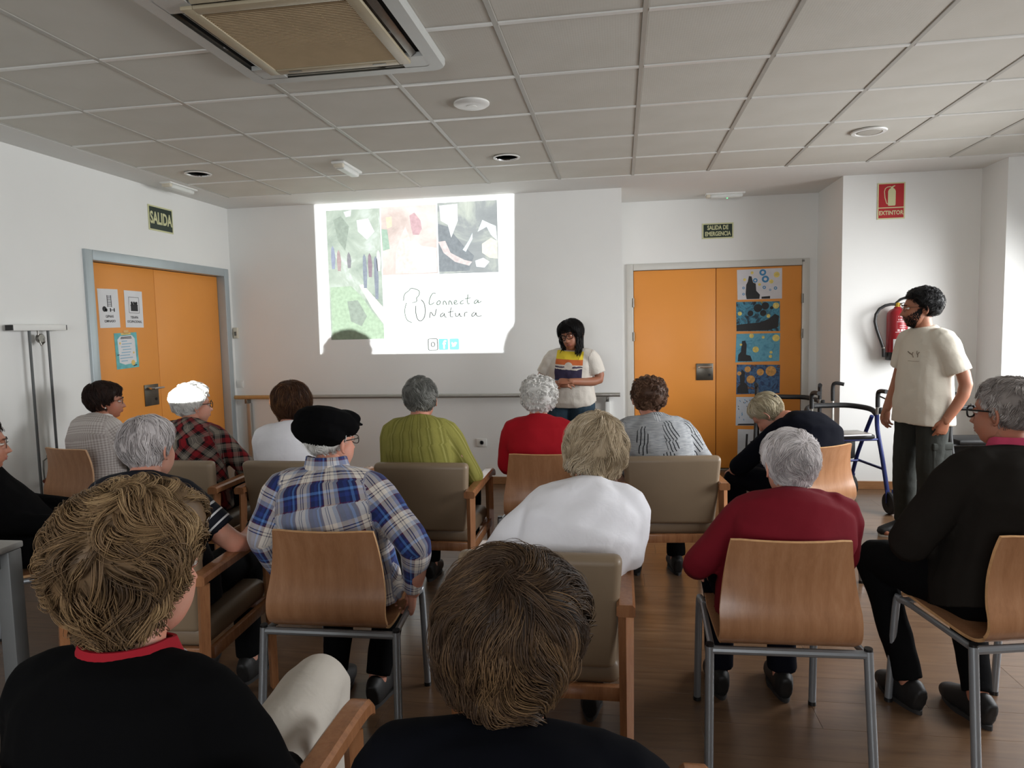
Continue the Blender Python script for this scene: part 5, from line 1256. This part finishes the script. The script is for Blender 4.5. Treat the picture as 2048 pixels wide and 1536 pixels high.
ST_curly = dict(low='nape', n=3200, k=7, len=(.02, .045), w=.0014, t=(.018, .012, .010, .008), lump=(.005, 60), wave=(2.2, 18), curl=2.0, lift=.012, jit=.7, cr=.004)
ST_bob = dict(low='bob', n=3000, k=9, len=(.08, .14), w=.0014, t=(.020, .012, .014, .012), fade=6, wave=(.25, 5), grav=1.2, over=9, cr=.007)

# --- the front row
G_thin = plain('glasses_dark', (26, 24, 24), .3); G_wire = plain('glasses_wire', (92, 80, 70), .3, .6); G_red = plain('glasses_tortoise', (36, 22, 19), .3)
r, Rh, H, nb = person('P1', 'dark haired woman in profile wearing wire glasses and grey checked shirt', (-3.34, 4.02, 1.05), (-52, 4, 0), gingham(), M_trgrey, dict(ST_short, drop=-10, t=(.016, .012, .02, .008), wave=(.5, 8), len=(.05, .09)), H_dark, SK2, face=True, glasses=(G_wire, .0012, .022), seed=1, fat=0.98, collar=(-.004, [(-.012, .03, .082, .07, MATS.get('x') or cloth_mat('collar_grey', (206, 200, 196)), 'collar')]))
mesh_obj('earring', *[(np.array([tuple(Rh @ Vector(p)*.95+H) for p in v]), f) for v, f in [uvball((.083, -.008, -.036), (.006, .006, .006))]][0], plain('pearl', (226, 220, 210), .2), r)
person('P2', 'white haired woman with dark glasses and red tartan shirt, hair lit by projector', (-2.50, 3.70, 1.056), (-36, 2, 0), plaid_red(), M_trblk, dict(ST_short, low='short', t=(.012, .020, .012, .006), lump=(.003, 40), wave=(.9, 14), lift=.01), H_white, SK, face=True, glasses=(G_thin, .0022, .022), seed=2, fat=1.02, shoulder=.17)
person('P3', 'woman with smooth chestnut bob wearing a white t-shirt', (-1.80, 3.55, 1.07), (6, 3, 0), C_white, M_trnavy, dict(ST_bob, drop=-8, over=12), H_bob, SK, seed=3, sleeve='short', fat=0.92)
person('P4', 'grey haired woman in olive green striped blouse', (-1.07, 3.58, 1.098), (2, 2, 0), green_stripe(), M_trblk, dict(ST_short, wave=(.7, 10), t=(.012, .008, .012, .004), swirl=.35), H_grey, SK, seed=4, fat=.96, sleeve='mid', shoulder=.17, arms={'R': [(.222, .18, .70), (.17, .40, .66)], 'L': [(-.222, .18, .70), (-.14, .42, .66)]})
r, Rh, H, nb = person('P5', 'woman with curly white hair and bright red short sleeved top', (-.467, 3.88, 1.062), (8, 3, 0), C_red, M_trblk, dict(ST_curly, t=(.018, .014, .012, .010)), H_white, SK, seed=5, fat=0.94, sleeve='mid', arms={'L': [(-.235, .22, .69), (-.18, .42, .66)]})
m = MB(); m.tube([tuple(nb+Vector((.066*math.cos(a), .062*math.sin(a), .004-.012*math.sin(a)))) for a in np.linspace(0, 2*PI, 29)[:-1]], .003, 6, closed=True); m.build('necklace', plain('necklace_dark', (58, 44, 36), .4), r)
person('P6', 'woman with short auburn curls and grey hatched top', (.150, 3.82, 1.068), (0, 3, 3), grey_pattern(), M_trblk, dict(ST_curly, wave=(1.6, 16), t=(.012, .010, .008, .004)), H_auburn, SK, seed=6, fat=0.98, sleeve='mid', shoulder=.168)
# bent over person in navy
r, Rh, H, nb = person('P7', 'blonde person in navy top bent far forward on a chair', (.86, 4.25, .925), (58, 52, -6), C_navy, M_trnavy, dict(ST_short, t=(.010, .006, .008, .004), wave=(.3, 6), len=(.05, .1), crown=(0, -.2, .9)), H_pale, SK, seed=7, collar=(.0, [(-.012, .012, .078, .068, cloth_mat('trim_white', (206, 206, 210)), 'collar')]), fat=0.98, bulge=.17, neckd=(.05, -.13, -.02), sleeve='mid', arms={'L': [(-.22, .40, .64), (-.15, .54, .58)], 'R': [(.25, .38, .70), (.16, .52, .60)]})
for k_, (c_, rr_) in enumerate((((.05, -.05, .075), .5), ((-.015, -.105, .02), -.4))):
    q = MB().tube([tuple(Rh @ Vector((c_[0]-.02, c_[1], c_[2]+.01))+H), tuple(Rh @ Vector((c_[0], c_[1]-.015, c_[2]+.012))+H), tuple(Rh @ Vector((c_[0]+.022, c_[1]-.01, c_[2]))+H)], [.004, .009, .004], 8); q.build('hair_clip', M_black, r)
M_trim = cloth_mat('trim_white', (206, 206, 210))

# --- the second row
r, Rh, H, nb = person('P8', 'silver haired man in navy shirt with striped sleeves resting elbow on armrest', (-1.765, 2.33, 1.045), (-8, 4, 0), navy_striped(), M_trblk, dict(ST_man, n=2600, k=8, len=(.05, .09), t=(.010, .008, .008, .003), low='nape', drop=-3, wave=(.15, 4), grav=.9, crown=(-.1, -.3, .9)), H_lav, SK, seed=8, hs=.98, face=False, fat=0.98, sleeve='short', slw=.95, arms={'R': [(.262, .20, .70), (.235, .42, .70)], 'Rh': [(0, 1, -.05), (.2, 0, 1), (.3, .3, .2)]}, voxel=.010)
m = MB(); q0 = Vector((.237, .405, .70)); m.tube([tuple(q0+Vector((.03*math.cos(a), .003*math.sin(a), .028*math.sin(a)))) for a in np.linspace(0, 2*PI, 25)[:-1]], .006, 6, closed=True); m.build('wristwatch', M_black, r)
PB = plaid_blue()
r, Rh, H, nb = person('P9', 'old man in black cap and blue white plaid shirt holding his chair', (-1.095, 2.46, 1.052), (-27, 2, 0), PB, M_trblk, dict(ST_man, n=1200, t=(.005, .004, .006, .002)), H_white, SK, seed=9, face=True, fat=1.04, shoulder=.178, voxel=.009, sleeve='long', glasses=(G_thin, .0018, .021), arms={'R': [(.285, .12, .70), (.245, .20, .50)], 'Rh': [(-.15, .35, -.8), (1, .1, .1), (.9, .9, .6)], 'L': [(-.305, .14, .72), (-.30, .26, .53)], 'Lh': [(.3, .5, -.7), (-1, .2, .1)]}, collar=(.004, [(-.012, .05, .088, .072, PB, 'collar')]), legs={'L': [(-.15, .52, .53), (-.13, .33, .09)], 'R': [(.1, .52, .53), (.05, .32, .09)]}, brow=(150, 146, 142))
cp = Lump(); cp.ball((0, -.022, .078), (.112, .132, .062), Matrix.Rotation(-.26, 3, 'X')); cp.ball((.0, -.062, .048), (.112, .10, .062), Matrix.Rotation(-.4, 3, 'X')); cp.ball((0, .045, .085), (.09, .065, .036), Matrix.Rotation(.05, 3, 'X'))
cp.loft([(0, .07, .066), (0, .105, .064), (0, .135, .056)], [.06, .052, .03], [.012, .008, .005], n=16)
V, F = cp.fuse(.006, 3); V = wrinkle(V, F, .0025, 77, (9, 9, 9)); mesh_obj('cap', V @ np.array(Rh).T*1.0+np.array(H), F, cloth_mat('wool_black', (9, 9, 10), .95, bump=.1), r)
person('P10', 'woman with ash blonde bob leaning forward in a loose white blouse', (-.095, 2.36, 1.028), (-14, 24, 14), C_white, M_trblk, dict(ST_bob, n=4200, k=10, len=(.07, .13), t=(.020, .012, .018, .014), lump=(.006, 34), wave=(.6, 7), lift=.012, low='bob', over=12), H_ash, SK, seed=10, fat=.97, shoulder=.150, hs=.92, pel=(.03, .19, .545), bulge=.06, voxel=.009, wr=.009, sleeve='mid', slw=1.06, slend=.03, arms={'L': [(-.165, .25, .72), (-.15, .42, .67)], 'R': [(.262, .22, .725), (.245, .40, .685)], 'Rh': [(-.2, .9, -.1), (.3, 0, 1), (.4, .5, .3)]})
person('P11', 'white haired person in burgundy sweater seated on a beech shell chair', (.572, 2.475, .972), (13, 10, 0), C_burg, M_trnavy, dict(ST_short, drop=-6, n=4200, k=8, len=(.04, .09), t=(.012, .008, .012, .004), wave=(.5, 8), lift=.006, crown=(.1, -.75, .6), swirl=.25), H_lav, SK, seed=11, fat=1.0, shoulder=.165, voxel=.009, bulge=.075, arms={'L': [(-.245, .22, .63), (-.21, .42, .56)], 'R': [(.235, .26, .64), (.16, .46, .60)]})
person('P12', 'man in dark brown sweater with pink collar and black glasses seated sideways', (1.325, 2.63, 1.135), (36, 3, 0), C_brown, M_trblk, dict(ST_man, n=3000, k=7, len=(.03, .06), t=(.008, .007, .007, .003), low='short', wave=(.5, 9), lift=.006), H_salt, SK2, seed=12, neckd=(0, -.05, -.12), face=True, fat=1.14, shoulder=.178, voxel=.010, bulge=.06, belly=.04, slw=1.08, glasses=(M_black, .0032, .024), hs=1.0, arms={'L': [(-.30, .24, .70), (-.10, .44, .66)], 'R': [(.3, .22, .70), (.12, .42, .66)]}, legs={'L': [(-.21, .58, .53), (-.16, .42, .09)], 'R': [(.10, .52, .52), (.02, .30, .09)]}, collar=(.012, [(-.02, .036, .094, .075, cloth_mat('collar_pink', (176, 62, 90), .8, .3), 'collar')]), brow=(90, 84, 80))

# --- the nearest row
ST_big = dict(nape=.034, low='nape', n=8800, c=14, k=13, len=(.05, .12), w=.00085, t=(.017, .036, .024, -.001), lump=(.006, 34), grid=(96, 56), wave=(1.35, 5.5), lift=.013, jit=.22, grav=.45, crown=(.1, -.45, .85), curl=.5, fade=12, over=16, drop=-9, tip=.5, cr=.0075, fluff=.5, clump=.35)
person('P13', 'person with big wavy dark blonde hair and black sweater over red collar', (-.852, 1.085, 1.045), (-14, 5, 0), C_black, C_beige, ST_big, H_blonde, SK, seed=13, face=True, fat=1.0, voxel=.009, hs=1.0, neckd=(.0, -.045, -.122), glasses=None, collar=(.006, [(-.012, .022, .086, .074, cloth_mat('polo_red', (140, 22, 34)), 'collar'), (-.018, -.010, .0905, .0895, M_trim, 'collar_trim')]), legs={'L': [(-.16, .60, .53), (-.16, .56, .09)], 'R': [(.07, .70, .60), (.13, .56, .09)]}, arms={'R': [(.225, .2, .66), (.15, .36, .60)]})
ST_brn = dict(nape=.02, low='nape', n=8000, c=12, k=12, len=(.06, .12), w=.0008, t=(.018, .012, .014, .010), lump=(.005, 30), grid=(96, 56), wave=(.6, 5), lift=.009, jit=.15, grav=.6, crown=(.0, -.72, .66), fade=12, over=14, drop=-9, swirl=.3, cr=.007, fluff=.4, clump=.4)
r, Rh, H, nb = person('P14', 'person with short brown hair seen from behind in a dark navy sweater', (-.172, 1.02, .975), (-6, 22, 6), C_dknavy, M_trnavy, ST_brn, H_brown, SK, seed=14, neckd=(0, -.05, -.105), fat=1.0, voxel=.009, hs=1.02, shoulder=.175, bulge=.05)
v, f = uvball((.084, -.004, -.04), (.006, .006, .008)); mesh_obj('earring', np.array([tuple(Rh @ Vector(p)*1.02+H) for p in v]), f, plain('earring_silver', (220, 220, 220), .15, .9), r)
person('P15', 'person in black with thin glasses cut off by the picture edge', (-2.715, 2.52, 1.02), (-42, 3, 0), C_black, M_trblk, dict(ST_short), H_dark, SK2, seed=15, face=True, glasses=(G_wire, .0012, .024), fat=1.0)

# --- standing people
M_cargo = cloth_mat('cargo_grey', (50, 52, 49), .85, bump=.4)
S_white = plain('sole_white', (188, 184, 172), .6)
r, Rh, H, nb = person('man', 'bearded man standing in cream t-shirt and dark cargo trousers, hand in pocket', (1.925, 4.86, 1.538), (80, 2, 0), C_cream, M_cargo, dict(ST_man, n=2600, k=6, len=(.03, .05), t=(.016, .016, .010, .004), low='cropped', drop=-4, lift=.008, wave=(.9, 12), lump=(.003, 40)), H_black, SK3, stand=(1.96, 4.86, 108, .98), seed=21, face=True, fat=.96, shoulder=.175, voxel=.009, sleeve='short', slw=1.14, hs=1.0, hem=-.09, belly=.0, bulge=.02, wr=.005, glasses=(G_wire, .0013, .023), neckd=(0, -.03, -.115), legw=1.08, hip=1.08,
       arms={'L': [(-.25, -.085, 1.06), (-.215, .02, .83)], 'Lh': [(.25, .15, -.95), (-1, .1, 0), (.3, .3, .2)], 'R': [(.265, -.03, 1.08), (.24, .08, .86)], 'Rh': [(-.1, .25, -.95), (1, 0, .2), (.4, .4, .3)]}, legs={'L': [(-.11, .03, .48), (-.12, -.03, .09)], 'R': [(.10, .04, .48), (.12, .02, .09)]}, shoe=(M_shoe, S_white), brow=(16, 14, 14))
# beard: short dense strands rooted on the jaw, cheeks and upper lip
rg = np.random.default_rng(8); NB = 5200; a = rg.uniform(-1.6, 1.6, NB); e = rg.uniform(-1.3, .1, NB)
lim = np.interp(np.abs(a), [0, .12, .2, .32, .7, 1.1, 1.35, 1.6], [-.42, -.40, -.40, -.46, -.38, -.2, .05, .1]); lo = np.interp(np.abs(a), [0, .8, 1.3, 1.6], [-1.28, -1.15, -.8, -.35])
mouth = (np.abs(a) < .24) & (e < -.50) & (e > -.66); ok = (e < lim+rg.normal(0, .04, NB)) & (e > lo) & ~mouth; a, e = a[ok], e[ok]; n_ = len(a)
D = np.stack([np.sin(a)*np.cos(e), np.cos(a)*np.cos(e), np.sin(e)], -1); P0_ = face_shape(D*head_r(D)[:, None]); dn = np.array((0, .15, -1.)); t_v = dn-D*(D @ dn)[:, None]; t_v /= np.linalg.norm(t_v, axis=1)[:, None]
t_v += rg.normal(0, .3, t_v.shape); b_v = np.cross(D, t_v); ln = rg.uniform(.006, .014, n_)[:, None]; Vb = np.zeros((n_, 3, 2, 3)); wd = .0011
for k, (f_, o_, w_) in enumerate(((0, -.001, 1), (.55, .0045, .9), (1, .005, .15))):
    q = P0_+t_v*ln*f_+D*o_; Vb[:, k, 0] = q+b_v*wd*w_; Vb[:, k, 1] = q-b_v*wd*w_
ii = np.arange(n_)[:, None]*6; F = np.concatenate([ii+np.array([[0, 1, 3, 2]]), ii+np.array([[2, 3, 5, 4]])]).tolist()
mesh_obj('beard', Vb.reshape(-1, 3) @ np.array(Rh).T+np.array(H), [tuple(q) for q in F], H_black, r, attrs={'rnd': ('FLOAT', np.repeat(rg.uniform(.2, .9, n_), 6))})
# chest print and trouser pocket
fr = lambda x: .152+.0*x
for nme, pts, rr_ in (('chest_print', [(-.042, -.004), (-.046, .016), (-.058, .03)], .003), ('chest_print', [(-.044, .008), (-.036, .022), (-.038, .036)], .003), ('chest_print', [(-.006, -.006), (.004, .012), (-.002, .026)], .003), ('chest_print', [(.004, .012), (.022, .018), (.042, .03)], .0035), ('chest_print', [(-.056, -.03), (-.01, -.031), (.04, -.03)], .0012)):
    q = MB(); q.tube([(-.075+x, .146, 1.235+z) for x, z in pts], rr_, 6); q.build(nme, plain('print_brown', (116, 104, 90), .8), r)
q = MB(); q.box((-.168, -.0, .58), (.03, .14, .18), 0, .012, seg=3); q.build('cargo_pocket', M_cargo, r)
q = MB(); q.box((-.172, -.0, .66), (.03, .145, .05), 0, .01, seg=3); q.build('pocket_flap', M_cargo, r)

DN = denim()
r, Rh, H, nb = person('presenter', 'woman presenter in landscape print t-shirt and jeans clasping her hands', (-.405, 5.66, 1.40), (160, 10, 13), tee_print(), DN, None, None, SK3, stand=(-.42, 5.74, 172, .98), seed=22, face=True, fat=0.98, shoulder=.170, voxel=.009, sleeve='short', slw=1.12, hem=-.03, bulge=.0, belly=.02, front=True, wr=.005, glasses=(G_red, .003, .026), neckd=(0, -.03, -.112), hip=1.12, legw=1.22, hs=1.0,
       arms={'R': [(.245, .03, 1.03), (.045, .225, 1.015)], 'L': [(-.245, .03, 1.035), (-.045, .235, 1.035)], 'Rh': [(-1, .25, .12), (.1, 1, .5), (.5, .6, .4)], 'Lh': [(1, .15, .05), (-.1, .6, 1), (.6, .7, .4)]}, legs={'L': [(-.10, .02, .46), (-.11, -.02, .09)], 'R': [(.10, .02, .46), (.11, -.02, .09)]}, brow=(20, 16, 16))
# long black hair with a fringe
ST_long = dict(low='long', n=3000, k=12, len=(.10, .2), w=.0014, t=(.012, .010, .012, .010), fade=5, wave=(.35, 7), grav=1.0, over=10, crown=(0, -.1, .99), lump=(.003, 20))
LOW['long'] = ([0, 22, 38, 52, 66, 84, 100, 180], [45, 43, 36, 14, -24, -50, -60, -64])
V, F, R_ = hair_build(ST_long, 99); V = V @ np.array(Rh).T*1.0+np.array(H)
mesh_obj('hair', V, F, H_black, r, attrs={'rnd': ('FLOAT', R_)})
rg = np.random.default_rng(4); Vl = []; Fl = []; Rl = []
for s in (-1, 1):
    for k_ in range(150):
        a = rg.uniform(.95, 2.2)*s; r0 = rg.uniform(.078, .104); p = Vector((r0*math.sin(a), r0*math.cos(a)*.95-.005, rg.uniform(-.05, -.0))); ln = rg.uniform(.09, .17)
        w0 = rg.uniform(.5, 2.5); am = rg.uniform(.003, .012); pth = []
        for j in range(9):
            tt_ = j/8; q = H+(Rh @ p)*.97; pth.append(q+Vector((s*.012*math.sin(tt_*2.2)*-1+am*math.sin(w0+tt_*6), .012*tt_+am*.6*math.cos(w0+tt_*5), -ln*tt_)))
        m = MB().tube(pth, list(np.interp(np.linspace(0, 1, 9), [0, .4, 1], [.004, .0045, .001])), 4); o_ = len(Vl); Vl += m.v; Fl += [tuple(i+o_ for i in q) for q in m.f]; Rl += [rg.uniform(.2, .8)]*len(m.v)
tag(mesh_obj('hair_locks', Vl, Fl, H_black, r, attrs={'rnd': ('FLOAT', Rl)}), kind='stuff')
